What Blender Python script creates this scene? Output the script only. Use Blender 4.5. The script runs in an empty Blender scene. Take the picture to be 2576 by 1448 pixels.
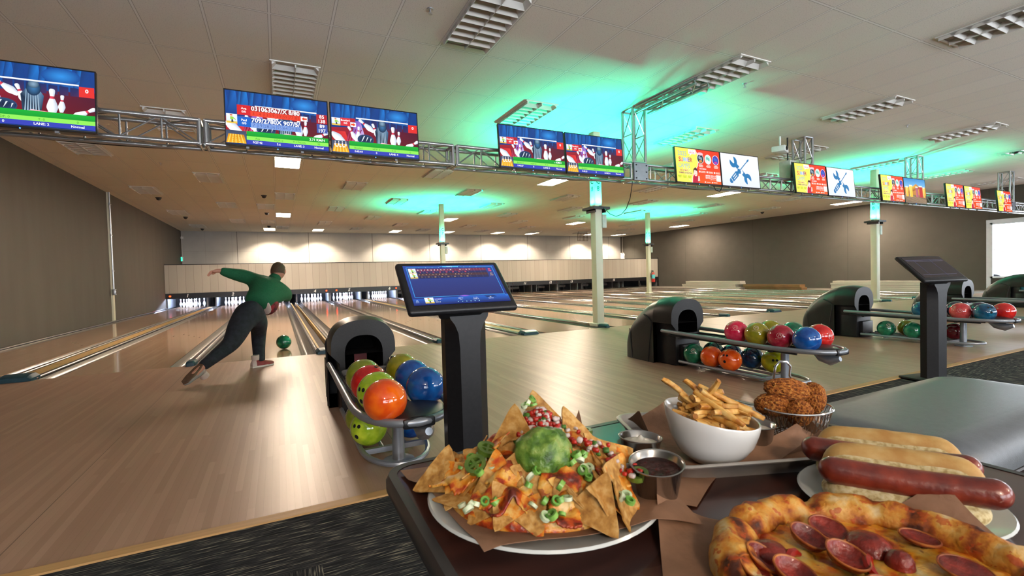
import bpy, bmesh, math, random
from mathutils import Vector as V, Matrix as MX, noise
S = bpy.context.scene
C = bpy.context.collection
PI = math.pi
# ---------------------------------------------------------------- camera
F_PX, YAW, PITCH, ROLL, CAM_Z = 1190.39, 0.4586, -0.0274, -0.0279, 1.0549
fw = V((math.sin(YAW)*math.cos(PITCH), math.cos(YAW)*math.cos(PITCH), math.sin(PITCH)))
rt = V((math.cos(YAW), -math.sin(YAW), 0)); up = rt.cross(fw)
cr, sr = math.cos(ROLL), math.sin(ROLL)
r2 = rt*cr + up*sr; u2 = up*cr - rt*sr
cd = bpy.data.cameras.new('camera'); cam = bpy.data.objects.new('camera', cd); C.objects.link(cam)
cam.matrix_world = MX(((r2.x, u2.x, -fw.x, 0), (r2.y, u2.y, -fw.y, 0), (r2.z, u2.z, -fw.z, CAM_Z), (0, 0, 0, 1)))
cd.sensor_width = 36; cd.lens = F_PX*36/2576; cd.clip_start = .02; cd.clip_end = 200
cd.dof.use_dof = True; cd.dof.focus_distance = 6.5; cd.dof.aperture_fstop = 14
S.camera = cam
# ---------------------------------------------------------------- world, exposure
W = bpy.data.worlds.new('sky'); S.world = W; W.use_nodes = True
wb = W.node_tree.nodes['Background']
wb.inputs[0].default_value = (.86, .92, 1, 1)
# bright overcast sky; stronger glow added below the horizon to light the ceiling
_tc = W.node_tree.nodes.new('ShaderNodeTexCoord'); _sx = W.node_tree.nodes.new('ShaderNodeSeparateXYZ'); _mr = W.node_tree.nodes.new('ShaderNodeMapRange')
W.node_tree.links.new(_tc.outputs['Generated'], _sx.inputs[0]); W.node_tree.links.new(_sx.outputs[2], _mr.inputs[0])
for _i, _v in ((1, -.15), (2, .05), (3, 19.0), (4, 8.0)): _mr.inputs[_i].default_value = _v
W.node_tree.links.new(_mr.outputs[0], wb.inputs[1])
S.view_settings.view_transform = 'Standard'; S.view_settings.look = 'None'
S.view_settings.exposure = 0.55; S.view_settings.gamma = 1
S.view_settings.use_curve_mapping = False
S.cycles.use_denoising = True
S.cycles.max_bounces = 7; S.cycles.diffuse_bounces = 4; S.cycles.glossy_bounces = 4
S.cycles.transmission_bounces = 6; S.cycles.sample_clamp_indirect = 4
S.cycles.caustics_reflective = False; S.cycles.caustics_refractive = False
PANEL_E, TEAL_W, PIN_E, SCREEN_E = 150.0, 240.0, 330.0, .80
# ---------------------------------------------------------------- materials
MATS = {}
TONE = 1.0      # overall depth of the base colours that follow
def srgb(h):
    if isinstance(h, str):
        h = h.lstrip('#'); h = ''.join(q*2 for q in h) if len(h) == 3 else h; c = [int(h[i:i+2], 16)/255 for i in (0, 2, 4)]
        return tuple(TONE*(x/12.92 if x <= .04045 else ((x+.055)/1.055)**2.4) for x in c)
    return tuple(h)
def pm(name, col, rough=.5, metal=0, var=.08, scale=12, bump=0, bscale=None, spec=.5, coat=0, emit=None, es=0, col2=None, lo=.35, hi=.65, detail=4, stretch=None, sss=0, trans=0, ior=1.45):
    """principled material whose colour varies with noise between two tones"""
    if name in MATS: return MATS[name]
    m = bpy.data.materials.new(name); m.use_nodes = True; nt = m.node_tree; N = nt.nodes; L = nt.links
    b = N['Principled BSDF']; c = srgb(col)
    c2 = srgb(col2) if col2 else tuple(min(1, x*(1+var)+.002) for x in c)
    c1 = c if col2 else tuple(x*(1-var) for x in c)
    tc = N.new('ShaderNodeTexCoord'); mp = N.new('ShaderNodeMapping')
    L.new(tc.outputs['Object'], mp.inputs[0])
    if stretch: mp.inputs['Scale'].default_value = stretch
    nz = N.new('ShaderNodeTexNoise'); nz.inputs['Scale'].default_value = scale; nz.inputs['Detail'].default_value = detail
    L.new(mp.outputs[0], nz.inputs['Vector'])
    rp = N.new('ShaderNodeValToRGB'); e = rp.color_ramp.elements
    e[0].position = lo; e[1].position = hi; e[0].color = (*c1, 1); e[1].color = (*c2, 1)
    L.new(nz.outputs[0], rp.inputs[0]); L.new(rp.outputs[0], b.inputs['Base Color'])
    b.inputs['Roughness'].default_value = rough; b.inputs['Metallic'].default_value = metal
    b.inputs['Specular IOR Level'].default_value = spec; b.inputs['Coat Weight'].default_value = coat
    b.inputs['Coat Roughness'].default_value = .05; b.inputs['IOR'].default_value = ior
    if sss: b.inputs['Subsurface Weight'].default_value = sss; b.inputs['Subsurface Radius'].default_value = (.01, .005, .003)
    if trans: b.inputs['Transmission Weight'].default_value = trans
    if emit: b.inputs['Emission Color'].default_value = (*srgb(emit), 1); b.inputs['Emission Strength'].default_value = es
    if bump:
        n2 = N.new('ShaderNodeTexNoise'); n2.inputs['Scale'].default_value = bscale or scale*4; n2.inputs['Detail'].default_value = 3
        L.new(mp.outputs[0], n2.inputs['Vector'])
        bp = N.new('ShaderNodeBump'); bp.inputs['Strength'].default_value = bump; bp.inputs['Distance'].default_value = .01
        L.new(n2.outputs[0], bp.inputs['Height']); L.new(bp.outputs[0], b.inputs['Normal'])
    MATS[name] = m; return m
class NT:
    """small node-graph writer"""
    def __init__(s, name, rough=.5, metal=0, spec=.5):
        s.m = bpy.data.materials.new(name); s.m.use_nodes = True; s.t = s.m.node_tree
        s.b = s.t.nodes['Principled BSDF']; s.b.inputs['Roughness'].default_value = rough
        s.b.inputs['Metallic'].default_value = metal; s.b.inputs['Specular IOR Level'].default_value = spec
        s.tc = s.n('TexCoord'); s.sx = s.n('SeparateXYZ'); s.l(s.tc.outputs['Object'], s.sx.inputs[0])
        s.x, s.y, s.z = s.sx.outputs; MATS[name] = s.m
    def n(s, t): return s.t.nodes.new('ShaderNode'+t)
    def l(s, a, b): s.t.links.new(a, b)
    def put(s, sock, v):
        if hasattr(v, 'links'): s.l(v, sock)
        else: sock.default_value = v
    def m2(s, op, a, b=0.0):
        n = s.n('Math'); n.operation = op; s.put(n.inputs[0], a); s.put(n.inputs[1], b); return n.outputs[0]
    def vec(s, x, y, z=0.0):
        n = s.n('CombineXYZ'); s.put(n.inputs[0], x); s.put(n.inputs[1], y); s.put(n.inputs[2], z); return n.outputs[0]
    def noise(s, v, sc, d=4):
        n = s.n('TexNoise'); s.l(v, n.inputs['Vector']); n.inputs['Scale'].default_value = sc; n.inputs['Detail'].default_value = d; return n.outputs[0]
    def white(s, v):
        n = s.n('TexWhiteNoise'); n.noise_dimensions = '3D'; s.l(v, n.inputs['Vector']); return n.outputs[0]
    def ramp(s, f, stops):
        n = s.n('ValToRGB'); s.l(f, n.inputs[0]); e = n.color_ramp.elements
        while len(e) < len(stops): e.new(.5)
        for q, (p, c) in zip(e, stops): q.position = p; q.color = (*srgb(c), 1)
        return n.outputs[0]
    def mix(s, f, a, b, bt='MIX'):
        n = s.n('Mix'); n.data_type = 'RGBA'; n.blend_type = bt
        s.put(n.inputs[0], f); 
        for k, v in ((6, a), (7, b)):
            if hasattr(v, 'links'): s.l(v, n.inputs[k])
            else: n.inputs[k].default_value = (*srgb(v), 1)
        return n.outputs[2]
    def line(s, c, period, w, off=0.0):
        """1 inside a line of width w repeated every period along coordinate c"""
        a = s.m2('MODULO', s.m2('ADD', s.m2('SUBTRACT', c, off-w/2), period*200), period)
        return s.m2('LESS_THAN', a, w)
    def cell(s, c, period, off=0.0): return s.m2('FLOOR', s.m2('DIVIDE', s.m2('SUBTRACT', c, off), period))
    def color(s, c): s.l(c, s.b.inputs['Base Color']); return s
    def bump(s, h, st=.3, d=.01):
        n = s.n('Bump'); n.inputs['Strength'].default_value = st; n.inputs['Distance'].default_value = d
        s.l(h, n.inputs['Height']); s.l(n.outputs[0], s.b.inputs['Normal']); return s
# ---------------------------------------------------------------- mesh builder
def frame(d):
    d = V(d).normalized(); a = V((0, 0, 1)) if abs(d.z) < .9 else V((1, 0, 0))
    x = a.cross(d).normalized(); return x, d.cross(x)
class MB:
    def __init__(s): s.v = []; s.f = []; s.mi = []; s.sm = []; s.cur = 0; s.smooth = False; s.M = None
    def add(s, vs, fs, M=None):
        k = len(s.v)
        for p in vs:
            p = V(p)
            if M is not None: p = M @ p
            if s.M is not None: p = s.M @ p
            s.v.append(p)
        for f in fs: s.f.append([i+k for i in f]); s.mi.append(s.cur); s.sm.append(s.smooth)
        return s
    def box(s, c, d, M=None):
        x, y, z = c; a, b, e = d[0]/2, d[1]/2, d[2]/2
        vs = [(x+i*a, y+j*b, z+k*e) for k in (-1, 1) for j in (-1, 1) for i in (-1, 1)]
        return s.add(vs, [(0, 2, 3, 1), (4, 5, 7, 6), (0, 1, 5, 4), (2, 6, 7, 3), (0, 4, 6, 2), (1, 3, 7, 5)], M)
    def rbox(s, c, d, r=.01, seg=2, M=None):
        bm = bmesh.new(); bmesh.ops.create_cube(bm, size=1)
        for v in bm.verts: v.co = V((v.co.x*d[0]+c[0], v.co.y*d[1]+c[1], v.co.z*d[2]+c[2]))
        bmesh.ops.bevel(bm, geom=bm.edges[:], offset=min(r, min(d)*.49), segments=seg, profile=.5, affect='EDGES')
        bm.verts.index_update()
        s.add([v.co.copy() for v in bm.verts], [[v.index for v in f.verts] for f in bm.faces], M); bm.free(); return s
    def tube(s, pts, r, n=8, closed=False, cap=True, M=None):
        pts = [V(p) for p in pts]; m = len(pts); rs = r if isinstance(r, (list, tuple)) else [r]*m
        vs = []; fs = []; x = None
        for i, p in enumerate(pts):
            a = pts[(i-1) % m] if (closed or i > 0) else p; b = pts[(i+1) % m] if (closed or i < m-1) else p
            d = (b-a).normalized()
            if x is None: x, y = frame(d)
            else:
                x = (x - d*x.dot(d)).normalized(); y = d.cross(x)
            for k in range(n):
                t = 2*PI*k/n; vs.append(p + (x*math.cos(t)+y*math.sin(t))*rs[i])
        for i in range(m if closed else m-1):
            j = (i+1) % m
            for k in range(n): fs.append((i*n+k, i*n+(k+1) % n, j*n+(k+1) % n, j*n+k))
        if cap and not closed: fs.append(tuple(range(n))[::-1]); fs.append(tuple((m-1)*n+k for k in range(n)))
        return s.add(vs, fs, M)
    def cyl(s, a, b, r, n=12, r2=None, M=None): return s.tube([a, b], [r, r if r2 is None else r2], n, M=M)
    def lathe(s, prof, n=24, c=(0, 0, 0), M=None, sx=1, sy=1):
        vs = []; fs = []; m = len(prof)
        for r, z in prof:
            for k in range(n):
                t = 2*PI*k/n; vs.append((c[0]+r*math.cos(t)*sx, c[1]+r*math.sin(t)*sy, c[2]+z))
        for i in range(m-1):
            for k in range(n): fs.append((i*n+k, i*n+(k+1) % n, (i+1)*n+(k+1) % n, (i+1)*n+k))
        if prof[0][0] > 1e-6: fs.append(tuple(range(n))[::-1])
        if prof[-1][0] > 1e-6: fs.append(tuple((m-1)*n+k for k in range(n)))
        return s.add(vs, fs, M)
    def prism(s, poly, z0, z1, M=None):
        n = len(poly); vs = [(x, y, z0) for x, y in poly]+[(x, y, z1) for x, y in poly]
        return s.add(vs, [tuple(range(n))[::-1], tuple(range(n, 2*n))]+[(i, (i+1) % n, n+(i+1) % n, n+i) for i in range(n)], M)
    def loft(s, rings, cap=(True, True), M=None, closed=True):
        n = len(rings[0]); vs = [p for r in rings for p in r]; fs = []
        for i in range(len(rings)-1):
            for k in range(n if closed else n-1): fs.append((i*n+k, i*n+(k+1) % n, (i+1)*n+(k+1) % n, (i+1)*n+k))
        if cap[0]: fs.append(tuple(range(n))[::-1])
        if cap[1]: fs.append(tuple((len(rings)-1)*n+k for k in range(n)))
        return s.add(vs, fs, M)
    def sphere(s, c, r, nu=24, nv=14, sc=(1, 1, 1), M=None, fn=None):
        vs = [V((0, 0, 1))]; fs = []
        for j in range(1, nv):
            p = PI*j/nv
            for k in range(nu): t = 2*PI*k/nu; vs.append(V((math.sin(p)*math.cos(t), math.sin(p)*math.sin(t), math.cos(p))))
        vs.append(V((0, 0, -1)))
        for k in range(nu): fs.append((0, 1+k, 1+(k+1) % nu))
        for j in range(nv-2):
            for k in range(nu): a = 1+j*nu; fs.append((a+k, a+nu+k, a+nu+(k+1) % nu, a+(k+1) % nu))
        a = 1+(nv-2)*nu; e = len(vs)-1
        for k in range(nu): fs.append((a+k, e, a+(k+1) % nu))
        if fn: vs = [v*fn(v) for v in vs]
        return s.add([(c[0]+v.x*r*sc[0], c[1]+v.y*r*sc[1], c[2]+v.z*r*sc[2]) for v in vs], fs, M)
    def surf(s, fn, nu, nv, th=0, M=None):
        P = [[V(fn(i/nu, j/nv)) for i in range(nu+1)] for j in range(nv+1)]
        vs = [p for r in P for p in r]; w = nu+1
        fs = [(j*w+i, j*w+i+1, (j+1)*w+i+1, (j+1)*w+i) for j in range(nv) for i in range(nu)]
        if th:
            nn = [V() for _ in vs]
            for f in fs:
                nrm = (vs[f[1]]-vs[f[0]]).cross(vs[f[3]]-vs[f[0]])
                for i in f: nn[i] += nrm
            k = len(vs); vs = vs+[v-n.normalized()*th for v, n in zip(vs, nn)]
            fs2 = [tuple(i+k for i in f[::-1]) for f in fs]
            bd = [i for i in range(nu)]+[j*w+nu for j in range(nv)]+[nv*w+i for i in range(nu, 0, -1)]+[j*w for j in range(nv, 0, -1)]
            fs3 = [(bd[(i+1) % len(bd)], bd[i], bd[i]+k, bd[(i+1) % len(bd)]+k) for i in range(len(bd))]
            fs = fs+fs2+fs3
        return s.add(vs, fs, M)
    def build(s, name, mats, parent=None, angle=40, loc=None):
        me = bpy.data.meshes.new(name); me.from_pydata([tuple(p) for p in s.v], [], s.f); me.update()
        for m in (mats if isinstance(mats, (list, tuple)) else [mats]): me.materials.append(m)
        me.polygons.foreach_set('material_index', s.mi)
        me.polygons.foreach_set('use_smooth', [True]*len(s.f) if angle else [False]*len(s.f))
        if angle: me.set_sharp_from_angle(angle=math.radians(angle))
        o = bpy.data.objects.new(name, me); C.objects.link(o)
        if parent: o.parent = parent
        if loc: o.location = loc
        return o
def T(x=0, y=0, z=0): return MX.Translation((x, y, z))
def R(a, ax): return MX.Rotation(a, 4, ax)
def tag(o, label=None, cat=None, group=None, kind=None):
    if label: o['label'] = label
    if cat: o['category'] = cat
    if group: o['group'] = group
    if kind: o['kind'] = kind
    return o
def thing(name, label, cat, loc=(0, 0, 0), rz=0, group=None):
    o = bpy.data.objects.new(name, None); C.objects.link(o); o.empty_display_size = .05
    o.location = loc; o.rotation_euler = (0, 0, rz); return tag(o, label, cat, group)
def dup(root, loc, rz=0, label=None, group=None, rot=None, scale=None):
    r = root.copy(); C.objects.link(r); r.location = loc; r.rotation_euler = rot if rot else (0, 0, rz)
    if scale: r.scale = scale if isinstance(scale, tuple) else (scale,)*3
    if label: r['label'] = label
    if group: r['group'] = group
    for ch in list(root.children):
        c = ch.copy(); C.objects.link(c); c.parent = r
        for g in ch.children:
            d = g.copy(); C.objects.link(d); d.parent = c
    return r
def struct(mb, name, m, label=None, cat=None, angle=0):
    o = mb.build(name, m, angle=angle); o['kind'] = 'structure'
    if label: tag(o, label, cat)
    return o
NUM = 'zero one two three four five six seven eight nine ten eleven twelve thirteen fourteen fifteen sixteen seventeen eighteen nineteen twenty'.split()
ORD = 'zeroth first second third fourth fifth sixth seventh eighth ninth tenth eleventh twelfth thirteenth fourteenth fifteenth sixteenth seventeenth eighteenth nineteenth twentieth'.split()
ORD += ['twenty-'+w for w in ORD[1:10]]+['thirtieth']+['thirty-'+w for w in ORD[1:10]]+['fortieth']+['forty-'+w for w in ORD[1:10]]+['fiftieth']
rnd = random.Random(7)
# text as filled polygons from the built-in font
_TX = {}
def text_poly(t, bold=0.0):
    k = (t, bold)
    if k not in _TX:
        cu = bpy.data.curves.new('lettering', 'FONT'); cu.body = t; cu.size = 1; cu.offset = bold; cu.resolution_u = 2
        o = bpy.data.objects.new('lettering', cu); C.objects.link(o)
        bpy.context.view_layer.update()
        me = o.evaluated_get(bpy.context.evaluated_depsgraph_get()).to_mesh()
        vs = [(v.co.x, v.co.y) for v in me.vertices]; fs = [tuple(p.vertices) for p in me.polygons]
        bpy.data.objects.remove(o); bpy.data.curves.remove(cu)
        if vs:
            x0 = min(v[0] for v in vs); x1 = max(v[0] for v in vs); y0 = min(v[1] for v in vs); y1 = max(v[1] for v in vs)
        else: x0 = x1 = y0 = y1 = 0
        _TX[k] = (vs, fs, x0, x1, y0, y1)
    return _TX[k]
def put_text(mb, t, M, h, bold=0.0, wmax=None, width=None):
    """lettering of cap height h centred on the origin of M, in its XY plane"""
    vs, fs, x0, x1, y0, y1 = text_poly(t, bold); cx = (x0+x1)/2
    k = h/.69; kx = k
    if width: kx = width/max(x1-x0, 1e-6)
    elif wmax and (x1-x0)*k > wmax: kx = wmax/(x1-x0)
    mb.add([((x-cx)*kx, y*k-h/2, 0) for x, y in vs], fs, M); return mb
# common materials
ALU = pm('brushed_aluminium', '#b9bcc0', .32, .9, .06, 30, stretch=(1, 8, 1))
SILV = pm('silver_paint', '#8f949b', .35, .6, .04, 20)
BLK = pm('black_plastic', '#17171a', .38, 0, .15, 60, bump=.08, bscale=400)
DKGREY = pm('dark_grey_plastic', '#25262a', .45, 0, .12, 60, bump=.1, bscale=500)
BLKM = pm('matt_black', '#0c0c0d', .6, 0, .2, 30)
TEALP = pm('teal_plastic', '#183c48', .4, 0, .1, 30)
WHITEP = pm('white_plastic', '#dcdcd8', .4, 0, .03, 20)
CHROME = pm('chrome', '#d6d6d8', .12, 1, .03, 30)
STEEL = pm('stainless_steel', '#a9a6a2', .22, 1, .05, 60, stretch=(1, 1, 30))
# ================================================================ ROOM
XL, XR, YB, ZC, YF0 = -4.399, 24.11, 29.46, 3.80, -7.0
YA, YFL, YP = 2.387, 7.326, 25.016           # approach edge, foul line, masking front
LW = 1.0668; W1, W2 = .361, .2345; PAIR = 2*LW+2*W1+2*W2
GX = lambda i: -2.7115+i*PAIR                # centre of the i-th ball-return gap
def lane_x(n):
    g = GX((n-1)//2); return g-W1-LW/2 if n % 2 else g+W1+LW/2
# carpet tiles
t = NT('carpet_tiles', .95, 0, .1)
cx = t.cell(t.x, .5, .11); cy = t.cell(t.y, .5, .387)
par = t.m2('GREATER_THAN', t.white(t.vec(cx, cy)), .5)
va = t.vec(t.m2('MULTIPLY', t.x, 9.0), t.m2('MULTIPLY', t.y, 150.0)); vb = t.vec(t.m2('MULTIPLY', t.x, 150.0), t.m2('MULTIPLY', t.y, 9.0))
mixv = t.n('Mix'); mixv.data_type = 'VECTOR'; t.put(mixv.inputs[0], par); t.l(va, mixv.inputs[4]); t.l(vb, mixv.inputs[5])
nz = t.noise(mixv.outputs[1], 1.0, 3)
t.color(t.ramp(nz, [(.40, '#1e1f21'), (.52, '#2e2f31'), (.60, '#4a4a46'), (.68, '#8a8674')])).bump(nz, .5, .01)
struct(MB().box(((XL+XR)/2, (YF0+YA)/2, -.055), (XR-XL, YA-YF0, .1)), 'floor', t.m)
# maple approach
def maple(name, tones, rough, w=.0272, seam=None, coat=0, bev=.85, Ln=1.3):
    t = NT(name, rough); cx = t.cell(t.x, w); cx2 = t.m2('MULTIPLY', cx, .377)
    ys = t.m2('ADD', t.m2('DIVIDE', t.y, Ln), t.white(t.vec(cx, 3.3)))
    cy = t.m2('FLOOR', ys); wn = t.white(t.vec(cx, cy, 1.7))
    g = t.noise(t.vec(t.m2('MULTIPLY', t.x, 60.0), t.m2('MULTIPLY', t.y, 1.4), cx2), 1.0, 3)
    v = t.m2('ADD', t.m2('MULTIPLY', wn, .62), t.m2('MULTIPLY', g, .38))
    col = t.ramp(v, [(.12, tones[0]), (.5, tones[1]), (.9, tones[2])])
    ln = t.line(t.x, w, .0012)
    col = t.mix(t.m2('MULTIPLY', ln, 1-bev), col, '#3a2a20')
    if seam: col = t.mix(t.m2('MULTIPLY', t.line(t.x, seam[0], .004, seam[1]), .8), col, '#2e2018')
    dn = t.noise(t.vec(t.x, t.y), 1.3, 2)
    t.color(t.mix(t.m2('MULTIPLY', dn, .18), col, tones[0]))
    t.b.inputs['Coat Weight'].default_value = coat; t.b.inputs['Coat Roughness'].default_value = .06
    return t
ap = maple('approach_maple', ('#8f705c', '#997a66', '#a58671'), .36, .0335, (PAIR/2, GX(0)+.02), .0, .7)
struct(MB().box(((XL+XR)/2, (YA+YFL)/2, -.05), (XR-XL, YFL-YA, .1)), 'approach_floor', ap.m)
struct(MB().box(((XL+XR)/2, YA-.03, -.0465), (XR-XL, .06, .1)), 'trim_1', pm('tan_trim', '#a98353', .5, 0, .1, 6, stretch=(.3, 6, 1)))
# concrete bed under the lanes
struct(MB().box(((XL+XR)/2, (YFL+YB)/2, -.17), (XR-XL, YB-YFL, .1)), 'floor_under_lanes', pm('dark_concrete', '#4a4640', .8, 0, .15, 3))
x15 = lane_x(15)+LW/2+.30
struct(MB().box(((x15+XR)/2, (YFL+YB)/2, -.07), (XR-x15, YB-YFL, .1)), 'floor_side', pm('grey_floor', '#6f6a62', .6, 0, .12, 3))
# ceiling
t = NT('ceiling_tiles', .9, 0, .2)
ln = t.m2('MAXIMUM', t.line(t.x, .6, .022, .02), t.line(t.y, 1.22, .022, 5.48))
n1 = t.noise(t.vec(t.x, t.y), 90, 4); wn = t.white(t.vec(t.cell(t.x, .6, .02), t.cell(t.y, 1.22, 5.48)))
tile = t.mix(t.m2('MULTIPLY', wn, .5), '#ded8ce', '#d6cfc4')
tile = t.mix(t.m2('MULTIPLY', t.m2('GREATER_THAN', n1, .60), .35), tile, '#a59e93')
edge = t.m2('MAXIMUM', t.line(t.x, .6, .034, .02), t.line(t.y, 1.22, .034, 5.48))
tile = t.mix(t.m2('MULTIPLY', edge, .55), tile, '#6a645c')  # dark band beside each grid bar paints the bar's shadow into the tile
t.color(t.mix(ln, tile, '#e2ded8')).bump(n1, .25, .004)
struct(MB().box(((XL+XR)/2, (YF0+YB)/2, ZC+.05), (XR-XL, YB-YF0, .1)), 'ceiling', t.m)
# walls
wl = pm('taupe_wall', '#4c4741', .75, 0, .06, 2.5, bump=.1, bscale=60, stretch=(1, 1, .15))
struct(MB().box((XL-.1, (YF0+YB)/2, ZC/2-.1), (.2, YB-YF0, ZC+.4)), 'wall_left', wl)
FILL_WIN = [(-3.4, .6), (1.4, 5.4), (7.4, 11.4), (12.2, 16.2), (17.0, 21.0)]  # front windows stand out of view, added to light the near ceiling
m = MB(); xs = [XL]
for a, b in FILL_WIN: xs += [a, b]
xs.append(XR)
for k in range(0, len(xs), 2): m.box(((xs[k]+xs[k+1])/2, YF0-.1, ZC/2-.1), (xs[k+1]-xs[k], .2, ZC+.4))
for a, b in FILL_WIN:
    m.box(((a+b)/2, YF0-.1, .15), (b-a, .2, .9)); m.box(((a+b)/2, YF0-.1, (2.8+ZC+.1)/2), (b-a, .2, ZC+.1-2.8))
struct(m, 'wall_front', pm('pale_wall', '#a49a8c', .8, 0, .05, 2))
t = NT('panelled_wall', .7, 0, .3)
sm = t.m2('MAXIMUM', t.line(t.x, 3.55, .03, -1.9), t.m2('MULTIPLY', t.m2('MAXIMUM', t.line(t.x, 1.22, .012, .3), t.line(t.z, 1.24, .012, 1.50)), .35))
t.color(t.mix(t.m2('MULTIPLY', sm, .7), t.mix(t.noise(t.vec(t.x, t.z), 2.0, 3), '#a09d99', '#b3b0ab'), '#3b3835'))
struct(MB().box(((XL+XR)/2, YB+.1, ZC/2-.1), (XR-XL, .2, ZC+.4)), 'wall_back', t.m)
# right wall with a run of shop windows towards the viewer
t = NT('grey_panel_wall', .75, 0, .3)
n1 = t.noise(t.vec(t.y, t.z), 2.2, 3)
t.color(t.mix(t.m2('MULTIPLY', t.line(t.y, 4.95, .02, 3.1), .6), t.mix(n1, '#47443f', '#514e48'), '#2c2a27'))
WIN = [(5.15, 8.00), (1.6, 4.6), (-2.0, 1.0), (-5.6, -2.6)]; WZ0, WZ1 = .44, 2.50
m = MB(); ys = [YB]
for a, b in WIN: ys += [b, a]
ys.append(YF0)
for k in range(0, len(ys), 2): m.box((XR+.1, (ys[k]+ys[k+1])/2, ZC/2-.1), (.2, ys[k]-ys[k+1], ZC+.4))
for a, b in WIN:
    m.box((XR+.1, (a+b)/2, (WZ0-.3)/2), (.2, b-a, WZ0+.3)); m.box((XR+.1, (a+b)/2, (WZ1+ZC+.1)/2), (.2, b-a, ZC+.1-WZ1))
struct(m, 'wall_right', t.m)
FRM = pm('white_window_frame', '#c9d2dc', .4, 0, .03, 10)
t = NT('window_glass'); tr_ = t.n('BsdfTransparent'); gl_ = t.n('BsdfGlossy'); gl_.inputs['Roughness'].default_value = .02; mx_ = t.n('MixShader'); lw_ = t.n('LayerWeight'); lw_.inputs[0].default_value = .2
t.l(t.m2('MULTIPLY', lw_.outputs[0], .5), mx_.inputs[0]); t.l(tr_.outputs[0], mx_.inputs[1]); t.l(gl_.outputs[0], mx_.inputs[2]); t.l(mx_.outputs[0], t.t.nodes['Material Output'].inputs[0]); GLS = t.m
for i, (a, b) in enumerate(WIN):
    w = thing('window_%d' % (i+1), 'wide shop window in the grey wall', 'window', (XR, (a+b)/2, WZ0)); w['kind'] = 'structure'
    m = MB(); h = WZ1-WZ0; l = b-a
    m.box((-.01, -l/2+.03, h/2), (.10, .06, h)); m.box((-.01, l/2-.03, h/2), (.10, .06, h)); m.box((-.01, 0, .03), (.10, l, .06)); m.box((-.01, 0, h-.03), (.10, l, .06))
    m.box((-.02, l/2+.06, h/2-.3), (.03, .12, h+.6)); m.box((-.028, 0, h+.06), (.03, l+.24, .12))
    m.build('window_frame', FRM, w, 0)
    MB().box((.05, 0, h/2), (.01, l-.1, h-.1)).build('pane', GLS, w, 0)
    ld = bpy.data.lights.new('daylight', 'AREA'); ld.shape = 'RECTANGLE'; ld.size = l; ld.size_y = h; ld.cycles.is_portal = True
    lo = bpy.data.objects.new('daylight_portal', ld); C.objects.link(lo); lo.location = (XR+.22, (a+b)/2, (WZ0+WZ1)/2); lo.rotation_euler = (0, PI/2, 0)
    lo.rotation_euler = (PI/2, 0, PI/2)
for i, (a, b) in enumerate(FILL_WIN):
    w = thing('window_%d' % (i+5), 'unseen tall shop window added behind the tables', 'window', ((a+b)/2, YF0, .6)); w['kind'] = 'structure'
    m = MB(); h = 2.2; l = b-a
    for x in (-l/2+.03, 0, l/2-.03): m.box((x, .01, h/2), (.06, .10, h))
    for z in (.03, h-.03): m.box((0, .01, z), (l, .10, .06))
    m.build('window_frame', FRM, w, 0)
    MB().box((0, -.05, h/2), (l-.1, .01, h-.1)).build('pane', GLS, w, 0)
    ld = bpy.data.lights.new('daylight', 'AREA'); ld.shape = 'RECTANGLE'; ld.size = l; ld.size_y = h; ld.cycles.is_portal = True
    lo = bpy.data.objects.new('daylight_portal', ld); C.objects.link(lo); lo.location = ((a+b)/2, YF0-.22, 1.7); lo.rotation_euler = (PI/2, 0, 0)
# outside: snowy lot, a parked car, a bare tree
struct(MB().box((XR+20.3, 2, -.2), (40, 60, .1)), 'ground_outside', pm('snowy_ground', '#d8dadd', .8, 0, .1, .8))
car = thing('parked_car', 'white car parked in the snow outside the window', 'car', (XR+4.0, 7.55, -.15), PI/2)
m = MB(); m.smooth = True
prof = [(-2.2, .35), (-2.25, .75), (-1.9, .92), (-1.2, .98), (-.6, 1.42), (.7, 1.45), (1.5, 1.0), (2.15, .9), (2.25, .4)]
m.loft([[(x, y, z) for x, z in prof] for y in (-.85, .85)]); m.build('car_body', pm('white_car_paint', '#c9ced4', .3, 0, .02, 5, coat=.6), car, 30)
m = MB()
for y in (-.86, .86): m.prism([(-.95, 1.02), (-.5, 1.34), (.62, 1.36), (1.2, 1.02)], 0, .01, MX(((1, 0, 0, 0), (0, 0, 1, y), (0, 1, 0, 0), (0, 0, 0, 1))))
m.build('car_window', pm('painted_sky_reflection', '#aeb8c2', .1, 0, .03, 3), car, 0)  # pale colour stands for the sky reflected in the glass
for x in (-1.4, 1.4):
    for y in (-.82, .82): MB().cyl((x, y-.1, .33), (x, y+.1, .33), .33, 24).build('wheel', pm('tyre_rubber', '#1c1c1e', .8), car)
for tx, ty, sc in ((XR+12, 11.5, 1.0), (XR+15, 6.5, 1.25)):
    tr = MB(); rr = random.Random(int(tx*7))
    def branch(p, d, l, r, k):
        q = p+d*l; tr.tube([p, p+d*l*.5+V((rr.uniform(-.04, .04),)*3)*l, q], [r, r*.8, r*.6], 5)
        if k:
            for _ in range(3): branch(q, (d+V((rr.uniform(-.8, .8), rr.uniform(-.8, .8), rr.uniform(-.1, .6)))).normalized(), l*.68, r*.55, k-1)
    branch(V((0, 0, 0)), V((0, 0, 1)), 1.1*sc, .09*sc, 4)
    o = tr.build('bare_tree', pm('grey_bark', '#7d7670', .9, 0, .2, 8), None, 40, (tx, ty, -.2))
    tag(o, 'bare leafless tree outside the window, '+('nearer the white car' if sc == 1 else 'farther off'), 'tree')
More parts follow.
